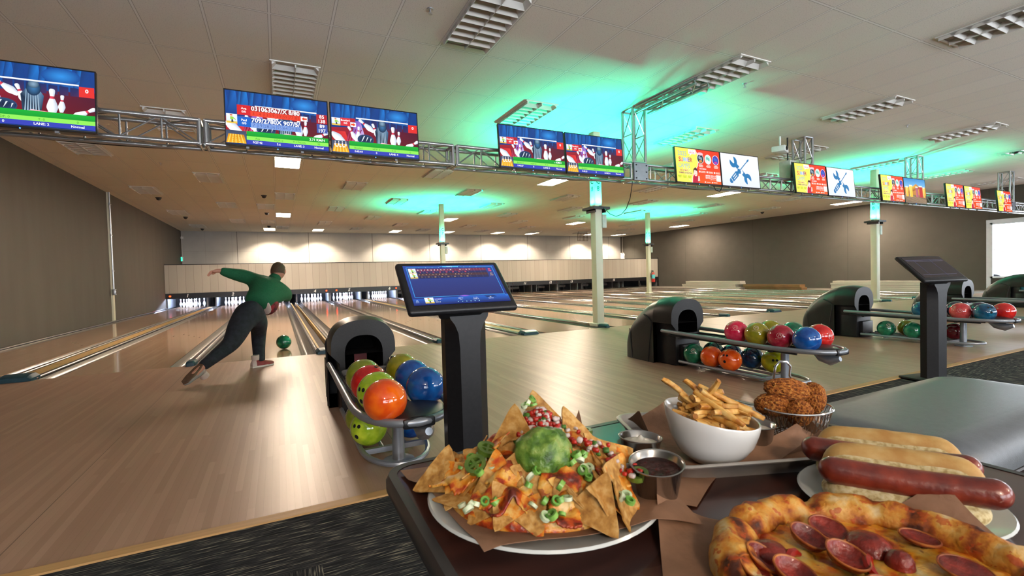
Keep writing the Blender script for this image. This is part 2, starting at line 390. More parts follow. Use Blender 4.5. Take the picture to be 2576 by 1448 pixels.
# ---------------------------------------------------------------- lanes
lm = maple('lane_maple', ('#9c7759', '#b28d6e', '#c4a284'), .13, .0272, None, .5, .8, 2.0)
gm = pm('gutter_plastic', '#4d4a47', .22, .25, .1, 4, stretch=(3, .3, 1))
railm = pm('polished_rail', '#a7a7a8', .16, .95, .06, 14, stretch=(1, .4, 1))
boardm = pm('plywood_board', '#a88a5a', .6, 0, .15, 6, stretch=(6, .6, 1))
LEN = 26.55-YFL
def gutter(x0, x1):
    n = 8; prof = [(x0+(x1-x0)*k/n, -.082*math.sin(PI*k/n)**.7-.004) for k in range(n+1)]
    m = MB(); a = [(x, YFL, z) for x, z in prof]; b = [(x, 26.55, z) for x, z in prof]
    lo = [(x, YFL, z-.01) for x, z in prof[::-1]]; lo2 = [(x, 26.55, z-.01) for x, z in prof[::-1]]
    m.loft([[V(p) for p in a+lo], [V(p) for p in b+lo2]]); return m
arrows = MB()
for n in range(1, 16):
    x = lane_x(n); th = thing('bowling_lane', 'polished maple bowling lane ending under the white number %s' % NUM[n], 'lane', (0, 0, 0), 0, 'bowling lanes')
    MB().box((x, (YFL+26.55)/2, -.035), (LW, LEN, .07)).build('lane_surface', lm.m, th, 0)
    gw = .19
    for s in (-1, 1): gutter(*sorted((x+s*(LW/2+.004), x+s*(LW/2+gw)))).build('gutter', gm, th)
    m = MB()
    if n < 8:
        for k in range(-3, 4):
            m = MB(); ay = YFL+4.6-abs(k)*.3
            m.add([(x+k*.13-.012, ay, .0008), (x+k*.13+.012, ay, .0008), (x+k*.13, ay+.15, .0008)], [(0, 1, 2)])
            m.build('aiming_arrow_marking', pm('dark_inlay', '#3d2a20', .4), th, 0)
for i in range(0, 16):
    g = i/2; wide = i % 2 == 1
    if i == 0: x = lane_x(1)-LW/2-.225; lab = 'silver gutter capping along the dark left wall'
    elif i == 15: x = lane_x(15)+LW/2+.24; lab = 'silver capping on the far side of lane fifteen'
    else: x = GX(i//2) if wide else GX(i//2-1)+PAIR/2; lab = ('boarded ball-track divider' if wide else 'slim silver divider')+' between lanes %s and %s' % (NUM[i], NUM[i+1])
    th = thing('lane_divider', lab, 'divider', (x, YFL, 0), 0, 'lane dividers')
    def rail(xx, r):
        m = MB(); n = 10; ring = lambda y: [V((xx+r*math.cos(PI*k/n), y, .012+r*.9*math.sin(PI*k/n))) for k in range(n+1)]+[V((xx-r, y, -.08)), V((xx+r, y, -.08))]
        m.loft([ring(.02), ring(LEN-1.55)]); return m
    if wide and i < 15:
        for s in (-1, 1): rail(s*.14, .028).build('rail', railm, th)
        deep = i in (3,)
        m = MB()
        if deep:
            for s in (-1, 1): m.box((s*.095, LEN/2-.77, -.03), (.03, LEN-1.55, .10))
            pass
        else:
            m.box((0, LEN/2-.77, -.01), (.21, LEN-1.55, .04))
            for k in range(7): m.box((0, 1.2+k*2.6, .0105), (.20, .012, .004))
        m.build('board', boardm, th, 0)
        if deep: MB().box((0, LEN/2-.77, -.10), (.16, LEN-1.55, .02)).build('trough_floor', pm('dark_track_floor', '#2a2018', .7, 0, .2, 4), th, 0)
        cap = [(-.17, 0), (-.17, .04), (-.13, .075), (.13, .075), (.17, .04), (.17, 0)]
        m = MB(); m.loft([[V((a, .10, b)) for a, b in cap], [V((a*.94, -.03, b*.92)) for a, b in cap], [V((a*.84, -.07, b*.6)) for a, b in cap]]); m.build('end_cap', TEALP, th, 30)
    else:
        rail(0, .040 if i else .034).build('rail', railm, th)
        cap = [(-.055, 0), (-.055, .04), (-.035, .062), (.035, .062), (.055, .04), (.055, 0)]
        m = MB(); m.loft([[V((a, .16, b)) for a, b in cap], [V((a, -.04, b)) for a, b in cap], [V((a*.7, -.07, b*.7)) for a, b in cap]]); m.build('end_cap', TEALP, th, 30)
# ---------------------------------------------------------------- pins
pp = [(0, 0), (.0257, 0), (.0275, .004), (.036, .03), (.0475, .07), (.0565, .095), (.0605, .1143), (.058, .14), (.0495, .175), (.037, .215), (.0275, .24), (.0235, .262), (.0232, .275), (.0262, .30), (.030, .325), (.0323, .343), (.031, .36), (.025, .373), (.014, .380), (0, .381)]
PINW = pm('pin_white', '#e9e9e6', .25, 0, .02, 10, coat=.4); PINR = pm('pin_red', '#c01f2c', .3, 0, .05, 10)
def pin_proto():
    r = thing('bowling_pin', 'white bowling pin', 'bowling pin')
    m = MB(); m.lathe(pp, 16); m.build('pin_body', PINW, r, 60)
    m = MB()
    for z0, z1 in ((.232, .243), (.258, .269)):
        def rr(z):
            for (ra, za), (rb, zb) in zip(pp, pp[1:]):
                if za <= z <= zb: return ra+(rb-ra)*(z-za)/(zb-za)+.0006
        m.lathe([(rr(z0)-.001, z0), (rr(z0), z0), (rr(z1), z1), (rr(z1)-.001, z1)], 16)
    m.build('neck_stripe', PINR, r, 60); return r
rows = [[0], [-1, 1], [-2, 0, 2], [-3, -1, 1, 3]]
nm = [['head pin at the very front'], ['left pin of the second row', 'right pin of the second row'], ['left pin of the third row', 'middle pin of the third row', 'right pin of the third row'],
      ['left corner pin at the back', 'second pin from left at the back', 'third pin from left at the back', 'right corner pin at the back']]
proto = None
for n in range(1, 7):
    for r, row in enumerate(rows):
        for c, k in enumerate(row):
            if n == 1 and (r, c) == (3, 2): pass
            loc = (lane_x(n)+k*.1524, YFL+18.29+r*.264, 0.0)
            lab = 'white bowling pin, %s on lane %s' % (nm[r][c], NUM[n])
            if proto is None: proto = pin_proto(); proto.location = loc; o = proto
            else: o = dup(proto, loc)
            tag(o, lab, None, 'pins standing on lane %s' % NUM[n])
# ---------------------------------------------------------------- masking and pits
t = NT('white_masking', .35, 0, .4)
n1 = t.white(t.vec(t.cell(t.x, .305, .0), 1.0))
t.color(t.mix(t.m2('MULTIPLY', t.line(t.x, .305, .012, 0), .55), t.mix(n1, '#9f998e', '#aaa49a'), '#5d574e'))
FASC = pm('black_fascia', '#15151a', .35, 0, .1, 6)
LETW = pm('white_lettering', '#d8d8d8', .5, 0, .02, 4)
REDL = pm('red_indicator_glow', '#ff2a10', .4, emit='#ff2a08', es=9)
REDD = pm('dark_red_lens', '#3a0c0a', .3)
KICK = pm('kickback_board', '#787c86', .5, 0, .1, 5)
PITB = pm('pit_curtain', '#141418', .8, 0, .2, 4)
TUBE = pm('pit_light_tube', '#ffffff', .5, emit='#cfe0ff', es=PIN_E)
MACH = pm('machine_grey', '#55565a', .5, .2, .2, 5)
for i in range(8):
    ns = [2*i+1, 2*i+2] if i < 7 else [15]
    x0 = XL+.005 if i == 0 else GX(i)-PAIR/2; x1 = GX(i)+PAIR/2 if i < 7 else 23.7; x1s = x1-.004
    two = 'lanes %s and %s' % (NUM[ns[0]], NUM[ns[1]]) if i < 7 else 'lane fifteen at the far end'
    dz = -.03
    mk = thing('masking_unit', 'white slatted masking panel over '+two, 'masking unit', ((x0+x1)/2, YP, 0), 0, 'masking units')
    w = x1s-x0
    m = MB(); m.box((0, .03, (1.93+.685)/2+dz), (w, .05, 1.93-.685)); m.build('panel', t.m, mk, 0)
    m = MB(); m.box((0, .02, .57+dz), (w, .07, .23)); m.build('fascia', FASC, mk, 0)
    m = MB(); m.box((0, .03, 1.945+dz), (w, .06, .03)); m.build('top_rail', DKGREY, mk, 0)
    for n in ns:
        off = {1: .02, 2: -.04, 4: .10, 5: .16, 6: .38}.get(n, .2)
        lx = lane_x(n)-(x0+x1)/2 + off
        mm = MB(); put_text(mm, str(n), T(lx, -.017, .575+dz) @ R(PI/2, 'X') @ MX(((1, .22, 0, 0), (0, 1, 0, 0), (0, 0, 1, 0), (0, 0, 0, 1))), .13, .035); mm.build('lane_number', LETW, mk, 0)
        on = n in (1, 4, 5, 6)
        side = {1: -.62, 4: .62, 5: -.45, 6: .72}.get(n, .6 if n % 2 == 0 else -.6)
        mm = MB(); mm.lathe([(0, 0), (.035, 0), (.035, .02), (.02, .034), (0, .036)], 14, M=T(lane_x(n)-(x0+x1)/2+side, -.016, .57+dz) @ R(PI/2, 'X'))
        mm.build('indicator_light', REDL if on else REDD, mk)
    pt = thing('pin_pit', 'dark pin pit under the black fascia of '+two, 'pin pit', ((x0+x1)/2, YP+.1, 0), 0, 'pin pits')
    m = MB()
    edges = [x0+.03, x1-.03, GX(i)-.165, GX(i)+.165]
    for ex in edges:
        m = MB(); m.box((ex-(x0+x1)/2, .9, .235), (.05, 1.75, .455)); m.build('kickback_panel', KICK if i < 3 else MACH, pt, 0)
    
    m = MB(); m.box((0, 1.9, .25), (w, .05, .8)); m.box((0, 1.0, .80), (w, 1.8, .04)); m.build('pit_curtain', PITB, pt, 0)
    for n in ns:
        lx = lane_x(n)-(x0+x1)/2
        if n <= 6:
            m = MB(); m.box((lx, .30, .50), (1.15, .03, .03)); m.build('light_tube', TUBE, pt, 0)
        else:
            m = MB(); m.rbox((lx-.2, .75, .30), (.75, .4, .16), .05, 2, T(lx, .75, .3) @ R(.25, 'X') @ T(-lx, -.75, -.3)); m.cyl((lx+.35, .3, .005), (lx+.35, .3, .45), .02); m.cyl((lx-.42, .35, .005), (lx-.42, .35, .45), .015)
            m.build('sweep_bar', MACH, pt)
# far-end post of the masking
o = MB().box((23.74, YP+.05, .99), (.05, .08, 1.98)).build('end_post', BLKM, None, 0); tag(o, 'black end post closing the masking by lane fifteen', 'post')
# ================================================================ CEILING FIXTURES
LENS = pm('lit_panel', '#ffffff', .5, emit='#ffe6cc', es=PANEL_E, var=0)
WASH = pm('lit_wall_washer', '#ffffff', .5, emit='#ffe2bc', es=18, var=0)
LOUV = pm('louvre_white', '#c9c6c0', .35, .1, .03, 8)
TROF = pm('troffer_tray', '#a5a29b', .5, 0, .05, 5)
FIXW = pm('fixture_white', '#cfccc6', .4, 0, .03, 5)
def panel(x, y, w, l, mat, lab, grp):
    th = thing('ceiling_light', lab, 'ceiling light', (x, y, ZC), 0, grp)
    m = MB(); e = .02
    for s in (-1, 1): m.box((s*(w/2+e/2), 0, -.006), (e, l+2*e, .012)); m.box((0, s*(l/2+e/2), -.006), (w, e, .012))
    m.build('frame', FIXW, th, 0)
    MB().box((0, 0, -.003), (w, l, .004)).build('diffuser', mat, th, 0)
    if mat is WASH:
        ld = bpy.data.lights.new('wall_wash', 'SPOT'); ld.color = (1, .84, .64); ld.energy = 700; ld.shadow_soft_size = .06; ld.spot_size = math.radians(128); ld.spot_blend = .55
        lo = bpy.data.objects.new('wall_wash', ld); C.objects.link(lo); lo.parent = th; lo.location = (0, .45, -.02); lo.rotation_euler = (.10, 0, 0)
cols = {0: 'left wall side', 4: 'screens', 8: 'far column', 12: 'grey wall side'}
PX = [(.30, 'nearest the left wall'), (7.48, 'next to the nearest column'), (14.76, 'past the nearest column'), (22.45, 'nearest the grey right wall')]
for j, (y, rowl) in enumerate(((12.1, 'nearer row just past the screens'), (21.8, 'second row towards the pins'))):
    for x, pl in PX: panel(x, y+.0, .52, 1.16, LENS, 'lit ceiling panel %s in the %s' % (pl, rowl), 'lit ceiling panels')
for k, x in enumerate((-.30, 2.06, 6.25, 9.47, 12.82, 15.35, 20.1, 22.6)):
    panel(x, 27.85, .52, 1.16, WASH, 'lit ceiling panel washing the back wall, %s from the left' % ORD[k+1], 'back wall washers')
for k, (x, y) in enumerate(((-1.5, -4.9), (5.7, -4.9))):  # two panels behind the camera, added to brighten the near area
    panel(x, y, .52, 1.16, LENS, 'unseen lit ceiling panel added over the seating, %s from the left wall' % ORD[k+1], 'added seating panels')
def troffer_proto():
    th = thing('louvered_troffer', 'unlit', 'ceiling fixture'); w, l = .54, 1.16
    m = MB()
    for s in (-1, 1): m.box((s*(w/2+.012), 0, -.005), (.024, l+.048, .014)); m.box((0, s*(l/2+.012), -.005), (w, .024, .014))
    m.build('frame', FIXW, th, 0)
    MB().box((0, 0, .0005), (w, l, .003)).build('tray', TROF, th, 0)
    m = MB()
    m.add([(-.012, -l/2, 0), (.012, -l/2, 0), (.003, -l/2, -.05), (-.003, -l/2, -.05), (-.012, l/2, 0), (.012, l/2, 0), (.003, l/2, -.05), (-.003, l/2, -.05)], [(0, 1, 2, 3)[::-1], (4, 5, 6, 7), (1, 5, 6, 2), (0, 3, 7, 4), (3, 2, 6, 7)])
    for s in (-1, 1):
        m.add([(s*w/2, -l/2, 0), (s*w/2, l/2, 0), (s*(w/2-.05), l/2, 0), (s*(w/2-.05), -l/2, 0), (s*w/2, -l/2, -.05), (s*w/2, l/2, -.05)], [(0, 1, 2, 3), (0, 4, 5, 1), (4, 3, 2, 5), (0, 3, 4), (1, 5, 2)])
    for k in range(9):
        y = -l/2+(k+.0)*l/8
        m.add([(-w/2, y-.05, 0), (w/2, y-.05, 0), (w/2, y+.05, 0), (-w/2, y+.05, 0), (-w/2, y, -.05), (w/2, y, -.05)], [(0, 1, 5, 4), (3, 4, 5, 2), (0, 4, 3), (1, 2, 5)]) if 0 < k < 8 else None
    m.build('louver_blade', LOUV, th, 0); return th
litset = {(0, 2), (0, 6), (4, 2), (4, 6), (8, 2), (8, 6), (12, 2), (12, 6)}
spots = []
for i in range(-2, 14):
    for j in range(-2, 11):
        if (i+j) % 2 or (i % 4 == 0 and j in (2, 6)): continue
        spots.append((.3+1.8*i+(.02*i if i > 3 else 0), 7.2+2.44*j, i, j))
spots += [(-.29, 19.47, -1, 5), (-.29, 24.48, -1, 7)]
tp = None
XN = lambda i: ORD[i+3]
for x, y, i, j in spots:
    if y > 27.2 or y < .5 or x < XL+.4 or x > XR-.5: continue
    # keep what the camera can look at
    d = V((x, y, ZC-CAM_Z)); z = d.dot(fw)
    if z < .3: continue
    px = 1288+F_PX*d.dot(r2)/z; py = 724-F_PX*d.dot(u2)/z
    if not (-150 < px < 2726 and -120 < py): continue
    pos = 'before the screen truss' if y < 6.2 else 'just past the screen truss' if y < 11 else 'over the lanes' if y < 20 else 'near the back wall'
    lab = 'unlit louvered ceiling troffer %s, %s column from left, %s row' % (pos, XN(i), ORD[j+3])
    if i == -1 and j in (5, 7) and abs(x+.29) < .01: lab = 'unlit louvered ceiling troffer between dome cameras, %s pair' % ('nearer' if j == 5 else 'farther')
    if tp is None: tp = troffer_proto(); tp.location = (x, y, ZC); o = tp
    else: o = dup(tp, (x, y, ZC))
    tag(o, lab, None, 'unlit louvered troffers')
# dome cameras
def dome_proto():
    th = thing('dome_camera', 'dome', 'security camera')
    m = MB(); m.lathe([(0, 0), (.085, 0), (.085, -.02), (.07, -.03), (0, -.03)], 20); m.build('mount_ring', DKGREY, th)
    m = MB(); m.lathe([(.066, -.03), (.062, -.055), (.045, -.08), (.02, -.092), (0, -.094)], 20); m.build('dome', BLK, th); return th
dp = None
for x, y, lab in [(-3.27, 18.3, 'beside the left wall, nearest of three'), (-3.29, 23.3, 'beside the left wall, middle of three'), (-3.29, 28.1, 'beside the left wall at the back corner'),
                  (-.30, 17.0, 'in line with the lit panels, nearest of three'), (-.30, 21.26, 'in line with the lit panels, middle of three'), (-.30, 26.2, 'in line with the lit panels, farthest of three'),
                  (21.4, 15.4, 'above the grey right wall'), (16.5, 5.02, 'above the far summer camp screens')]:
    if dp is None: dp = dome_proto(); o = dp; o.location = (x, y, ZC)
    else: o = dup(dp, (x, y, ZC))
    tag(o, 'black dome camera on the ceiling '+lab, None, 'dome cameras')
sp = None
for x, y, lab in [(1.50, 4.75, 'near the top edge by the big troffer'), (6.33, 4.81, 'between two troffers beyond the teal glow'), (11.26, 4.96, 'over the second pair of tool screens'), (-2.27, 13.1, 'as a white disc above the left wall')]:
    if sp is None:
        sp = thing('sprinkler_head', 's', 'sprinkler'); m = MB(); m.lathe([(0, 0), (.035, 0), (.03, -.008), (.01, -.010), (.009, -.04), (0, -.04)], 14); m.lathe([(0, -.055), (.022, -.055), (.022, -.052), (0, -.05)], 14); m.build('deflector', ALU, sp)
        for s in (-1, 1): MB().tube([(s*.008, 0, -.03), (s*.016, 0, -.042), (s*.006, 0, -.053)], .002, 5).build('frame_arm', ALU, sp)
        o = sp; o.location = (x, y, ZC)
    else: o = dup(sp, (x, y, ZC))
    tag(o, 'small ceiling sprinkler '+lab, None, 'ceiling sprinklers')
# hanging lattice near the back wall
g = thing('lattice_rack', 'dark wire lattice hung flat from the ceiling before the back wall', 'lattice', (18.15, 26.0, 3.42), .02)
m = MB()
for k in range(8): m.box((-.40+k*.114, 0, 0), (.022, .022, .50))
for k in range(3): m.box((0, 0, -.24+k*.24), (.82, .03, .026))
m.build('wire_lattice', pm('rusty_wire', '#5a4a3e', .6, .3), g, 0)
m = MB()
for s in (-1, 1): m.cyl((s*.36, 0, .2), (s*.36, 0, .38), .008, 6)
m.build('hanger', BLK, g)
# ================================================================ COLUMNS
COLM = pm('cream_column_paint', '#cfcdb8', .5, 0, .03, 3)
TEALL = (.004, 1.0, .58)
for x, y, a, b, hid in [(5.68, 7.66, 'beside lane six, nearest', 'C8', 0), (15.60, 7.67, 'beside the second kiosk, before the grey wall', 'B8', 0),
                   (5.62, 17.23, 'rising behind the near touchscreen', 'C7', 0), (15.66, 17.13, 'far down the lanes with the extinguisher', 'B7', 0)]:
    c = thing('support_column', 'cream steel column with a teal lit collar, '+a, 'column', (x, y, 0), 0, 'steel columns')
    MB().rbox((0, 0, ZC/2-.04), (.165, .165, ZC+.08), .012, 2).build('shaft', COLM, c)
    MB().rbox((0, 0, .03), (.26, .26, .06), .01).build('base_plate', COLM, c)
    m = MB(); m.box((0, 0, 2.30), (.38, .38, .018))
    for s in (-1, 1): m.box((s*.12, 0, 2.26), (.02, .3, .06)); m.box((s*.19, 0, 2.31), (.012, .38, .05)); m.box((0, s*.19, 2.31), (.38, .012, .05))
    m.build('collar_shelf', BLK, c, 0)
    for k, (dx, dy) in enumerate(((.135, 0), (-.135, 0), (0, .135), (0, -.135))):
        m = MB(); m.lathe([(0, 0), (.035, 0), (.035, .03), (.028, .045)], 14, c=(dx, dy, 2.309)); m.build('uplight', BLK, c)
        ld = bpy.data.lights.new('teal_uplight', 'SPOT'); ld.color = TEALL; ld.energy = TEAL_W; ld.shadow_soft_size = .03; ld.spot_size = math.radians(156); ld.spot_blend = .6
        lo = bpy.data.objects.new('teal_uplight', ld); C.objects.link(lo); lo.parent = c; lo.location = (dx*1.3, dy*1.3, 2.38); lo.rotation_euler = (PI, 0, 0)
    m = MB(); M_ = T(-.084, 0, 2.74) @ R(PI/2, 'X') @ R(-PI/2, 'Y')
    for face in (0, 1):
        for k, ch in enumerate(b):
            Mt = (T(-.0835, -.0, 2.84-k*.14) @ R(-PI/2, 'Z') @ R(PI/2, 'X')) if face == 0 else (T(0, -.0835, 2.84-k*.14) @ R(PI/2, 'X'))
            put_text(m, ch, Mt, .09, .02)
    m.build('column_lettering', BLKM, c, 0)
    sx = .125
    s = MB(); s.rbox((sx, -.05, 2.06), (.10, .11, .26), .01); s.build('speaker_box', pm('pale_grey_box', '#b9beb6', .5), c)
    MB().tube([(.10, -.05, 2.19), (.09, -.07, 2.25), (.085, -.07, 2.30)], .008, 6).build('cable', BLK, c)
ex = thing('fire_extinguisher', 'red fire extinguisher with black hose hung on the far column', 'fire extinguisher', (15.71, 16.90, .55), .3)
m = MB(); m.lathe([(0, 0), (.075, 0), (.085, .02), (.085, .36), (.06, .43), (.025, .46), (0, .46)], 18); m.build('cylinder_body', pm('red_enamel', '#b3201c', .3, coat=.5), ex)
m = MB(); m.lathe([(.0865, .16), (.0865, .34)], 18); m.build('label_band', pm('teal_label', '#55b9c4', .5), ex)
m = MB(); m.cyl((0, 0, .46), (0, 0, .52), .02); m.box((0, .04, .53), (.02, .12, .015)); m.build('valve', BLK, ex)
MB().tube([(-.02, 0, .49), (-.13, 0, .50), (-.17, 0, .40), (-.14, 0, .2), (-.1, 0, .1)], .012, 7).build('hose', BLK, ex)
MB().box((0, .095, .3), (.05, .03, .2)).build('wall_bracket', BLK, ex, 0)
# wall fittings
pl = thing('wall_conduit', 'cream conduit pipe on the dark left wall with an outlet box', 'pipe', (XL+.03, 17.71, 0))
MB().box((-.01, 0, 1.9), (.05, .16, 3.8)).build('cover_channel', COLM, pl, 0)
MB().cyl((.035, -.05, .95), (.035, -.05, 3.8), .022, 8).build('conduit', ALU, pl)
m = MB(); m.rbox((.05, -.07, .88), (.08, .10, .17), .008); m.build('outlet_box', ALU, pl)
m = MB(); m.box((.092, -.07, .92), (.004, .05, .04)); m.box((.092, -.07, .85), (.004, .05, .04)); m.build('socket', BLK, pl, 0)
m = MB()
for z in (1.5, 2.55, 3.45): m.box((.035, -.05, z), (.05, .12, .025))
m.build('strap', ALU, pl, 0)
e1 = thing('exit_sign', 'small green lit exit sign on the left wall in the back corner', 'exit sign', (XL+.06, 29.14, 2.33))
MB().rbox((0, 0, 0), (.08, .34, .24), .01).build('sign_body', WHITEP, e1)
MB().box((.0, -.173, 0), (.07, .004, .2)).build('lit_face', pm('green_exit_glow', '#1fae86', .5, emit='#2fd0a8', es=1.2), e1, 0)
m = MB(); m.cyl((0, .05, .1), (0, .05, 1.2), .012, 6); m.rbox((.02, .1, 1.1), (.12, .12, .12), .01); m.build('conduit', WHITEP, e1)
e2 = thing('emergency_light', 'white emergency light box on the grey wall in the far corner', 'emergency light', (XR-.06, 29.15, 2.25))
MB().rbox((0, 0, 0), (.10, .42, .42), .02).build('housing', WHITEP, e2)
m = MB(); put_text(m, 'A', T(-.03, -.214, -.02) @ R(PI/2, 'X'), .2, .03, wmax=.06); m.build('lamp_lettering', pm('blue_grey_print', '#38506e', .5), e2, 0)
for s in (-1, 1): MB().cyl((-.03, s*.13, .20), (-.06, s*.13, .27), .06, 14).build('lamp_head', WHITEP, e2)
MB().cyl((0, 0, .2), (0, 0, 1.5), .01, 6).build('conduit', WHITEP, e2)
# ================================================================ TRUSS
TRM = pm('truss_aluminium', '#a9abad', .3, .85, .06, 20)
def box_truss(name, lab, grp, o, ax, L, b, h, step, plate=True):
    """square truss from o along ax ('X','Y' or 'Z'); b, h its sides"""
    th = thing(name, lab, 'truss', o, 0, grp)
    def P(u, s, t):
        return V((u, s, t)) if ax == 'X' else V((s, u, t)) if ax == 'Y' else V((s, t, u))
    for s in (0, b):
        for t in (0, h): MB().cyl(P(0, s, t), P(L, s, t), .0245, 10).build('chord', TRM, th)
    n = max(1, round(L/step)); st = L/n; m = MB()
    for k in range(n):
        u0, u1 = k*st, (k+1)*st
        f = k % 2
        for s in (0, b): m.cyl(P(u0, s, h if f else 0), P(u1, s, 0 if f else h), .009, 6); m.cyl(P(u0+.02, s, 0), P(u0+.02, s, h), .011, 6)
        for t in (0, h): m.cyl(P(u0, b if f else 0, t), P(u1, 0 if f else b, t), .009, 6)
    m.build('lattice_brace', TRM, th)
    if plate:
        for u in (0, L):
            m = MB()
            for s in (0, b): m.cyl(P(u, s, 0), P(u, s, h), .022, 8)
            for t in (0, h): m.cyl(P(u, 0, t), P(u, b, t), .022, 8)
            m.build('end_frame', TRM, th)
    return th
TY, TB, TZ0, TH = 6.24, .26, 2.605, .255
segs = [(-4.3, -.72), (-.66, 2.23), (2.29, 5.36), (5.42, 9.96), (10.02, 14.56), (14.62, 20.0), (20.06, 23.9)]
sl = ['by the left wall beside the first screen', 'behind the pair of lane three and four screens', 'before the nearest teal column', 'behind the nearest summer camp pair', 'behind the second summer camp pair', 'behind the photo screen', 'by the grey wall']
SEG = []
for (a, b), s in zip(segs, sl): SEG.append(box_truss('screen_truss', 'silver lattice truss section '+s, 'screen truss sections', (a, TY, TZ0), 'X', b-a, TB, TH, .36))
for x, s in ((5.42, 'nearest, lit teal beside the tall column'), (10.05, 'second along, behind the tool screens'), (14.65, 'third along, beside the photo screen'), (20.1, 'farthest, by the grey wall')):
    h = box_truss('truss_hanger', 'upright lattice truss hanging the screens, '+s, 'truss hangers', (x, TY+.0, TZ0+TH+.03), 'Z', ZC-TZ0-TH-.03, .26, .26, .38)
    k = [i for i, (p, q) in enumerate(segs) if p <= x < q][0]; ox = x-segs[k][0]; oz = TH+.03
    m = MB(); m.box((ox+.13, -.035, oz-.16), (.30, .012, .28)); cp = m.build('corner_plate', SILV, SEG[k], 0)
    for sx in (.02, .24):
        for sz in (-.27, -.16, -.05): MB().cyl((ox+sx, -.052, oz+sz), (ox+sx, -.041, oz+sz), .012, 8).build('bolt', BLK, cp)
box_truss('ceiling_truss', 'flat lattice truss running under the ceiling towards the viewer in teal light', None, (5.42, 4.9, ZC-.10), 'Y', 1.25, .26, .07, .3, False)
o = MB().tube([(5.5, 6.37, 2.60), (5.51, 6.40, 2.50), (5.55, 6.50, 2.33), (5.60, 6.66, 2.18), (5.64, 6.85, 2.10), (5.68, 7.05, 2.09), (5.70, 7.25, 2.16), (5.72, 7.40, 2.26), (5.72, 7.47, 2.31)], .007, 6).build('power_cable', BLK, None); tag(o, 'thin dark cable looping from the truss to the nearest column', 'cable')
o = MB().tube([(-4.2, 6.56, 2.66)]+[(x, 6.56+.02*math.sin(x*2.1), 2.64-.05*abs(math.sin(x*1.1))) for x in [-4+.4*k for k in range(34)]], .008, 5).build('power_cable', BLK, None); tag(o, 'dark cable draped along the back of the screen truss', 'cable')
# projector and speaker near the second pair
pj = thing('ceiling_projector', 'white projector hung from the ceiling behind the tool screens', 'projector', (9.55, 6.45, 3.52), .4)
MB().rbox((0, 0, 0), (.34, .26, .12), .02).build('housing', WHITEP, pj); MB().cyl((0, 0, .06), (0, 0, .28), .02).build('drop_pole', WHITEP, pj)
MB().cyl((-.08, -.13, 0), (-.08, -.16, 0), .04, 16).build('lens', BLK, pj)
sb = thing('hanging_speaker', 'grey box speaker above the truss before the second summer camp screen', 'speaker', (9.80, 6.45, 3.10), .1)
MB().rbox((0, 0, .0), (.26, .24, .40), .02).build('cabinet', pm('pale_grey_box', '#b9beb6', .5), sb); MB().cyl((0, 0, .2), (0, 0, .72), .015).build('drop_pole', BLK, sb); MB().box((0, -.122, 0), (.2, .006, .32)).build('grille', DKGREY, sb, 0)
# ================================================================ SCREENS
SCRM = bpy.data.materials.new('screen_glow'); SCRM.use_nodes = True
nt = SCRM.node_tree; b_ = nt.nodes['Principled BSDF']; at = nt.nodes.new('ShaderNodeVertexColor'); at.layer_name = 'Col'
nt.links.new(at.outputs[0], b_.inputs['Emission Color']); b_.inputs['Emission Strength'].default_value = SCREEN_E
b_.inputs['Base Color'].default_value = (.01, .01, .012, 1); b_.inputs['Roughness'].default_value = .15
SCRM.cycles.emission_sampling = 'NONE'
class Art:
    """what a screen shows: flat coloured shapes stacked in hair-thin layers, x 0..160, y 0..90"""
    def __init__(s, w=160, h=90): s.v = []; s.f = []; s.c = []; s.k = 0; s.w = w; s.h = h
    def poly(s, pts, col, cols=None):
        b = len(s.v); s.k += 1; z = s.k*.006
        for x, y in pts: s.v.append((min(max(x, 0), s.w), min(max(y, 0), s.h), z))
        s.f.append(tuple(range(b, b+len(pts)))); s.c.append([srgb(c) for c in cols] if cols else [srgb(col)]*len(pts)); return s
    def rect(s, x, y, w, h, col, top=None):
        return s.poly([(x, y), (x+w, y), (x+w, y+h), (x, y+h)], col, [col, col, top, top] if top else None)
    def ell(s, x, y, a, b, col, n=20, rim=None, rot=0):
        p = [(x+a*math.cos(2*PI*k/n)*math.cos(rot)-b*math.sin(2*PI*k/n)*math.sin(rot), y+a*math.cos(2*PI*k/n)*math.sin(rot)+b*math.sin(2*PI*k/n)*math.cos(rot)) for k in range(n)]
        if rim:
            c = (x, y)
            for k in range(n): s.poly([c, p[k], p[(k+1) % n]], col, [col, rim, rim]); s.k -= 1
            s.k += 1; return s
        return s.poly(p, col)
    def text(s, t, x, y, h, col, al='c', bold=.0, wmax=None, wide=None):
        vs, fs, x0, x1, y0, y1 = text_poly(t, bold); k = h/.69; kx = k*(wide or 1)
        if wmax and (x1-x0)*kx > wmax: kx = wmax/(x1-x0)
        ox = x-(x0+x1)/2*kx if al == 'c' else x-x0*kx if al == 'l' else x-x1*kx
        b = len(s.v); s.k += 1; z = s.k*.006; c = srgb(col)
        s.v += [(ox+a*kx, y+q*k, z) for a, q in vs]
        for f in fs: s.f.append(tuple(i+b for i in f)); s.c.append([c]*len(f))
        return s
    def mesh(s, name, width):
        """into the XZ plane facing -Y, centred, scaled to the given width"""
        k = width/s.w; me = bpy.data.meshes.new(name)
        me.from_pydata([((x-s.w/2)*k, -z*.01*width, (y-s.h/2)*k) for x, y, z in s.v], [], s.f); me.update()
        a = me.color_attributes.new('Col', 'FLOAT_COLOR', 'CORNER'); d = []
        for c in s.c:
            for q in c: d += [q[0], q[1], q[2], 1]
        a.data.foreach_set('color', d); me.materials.append(SCRM); return me
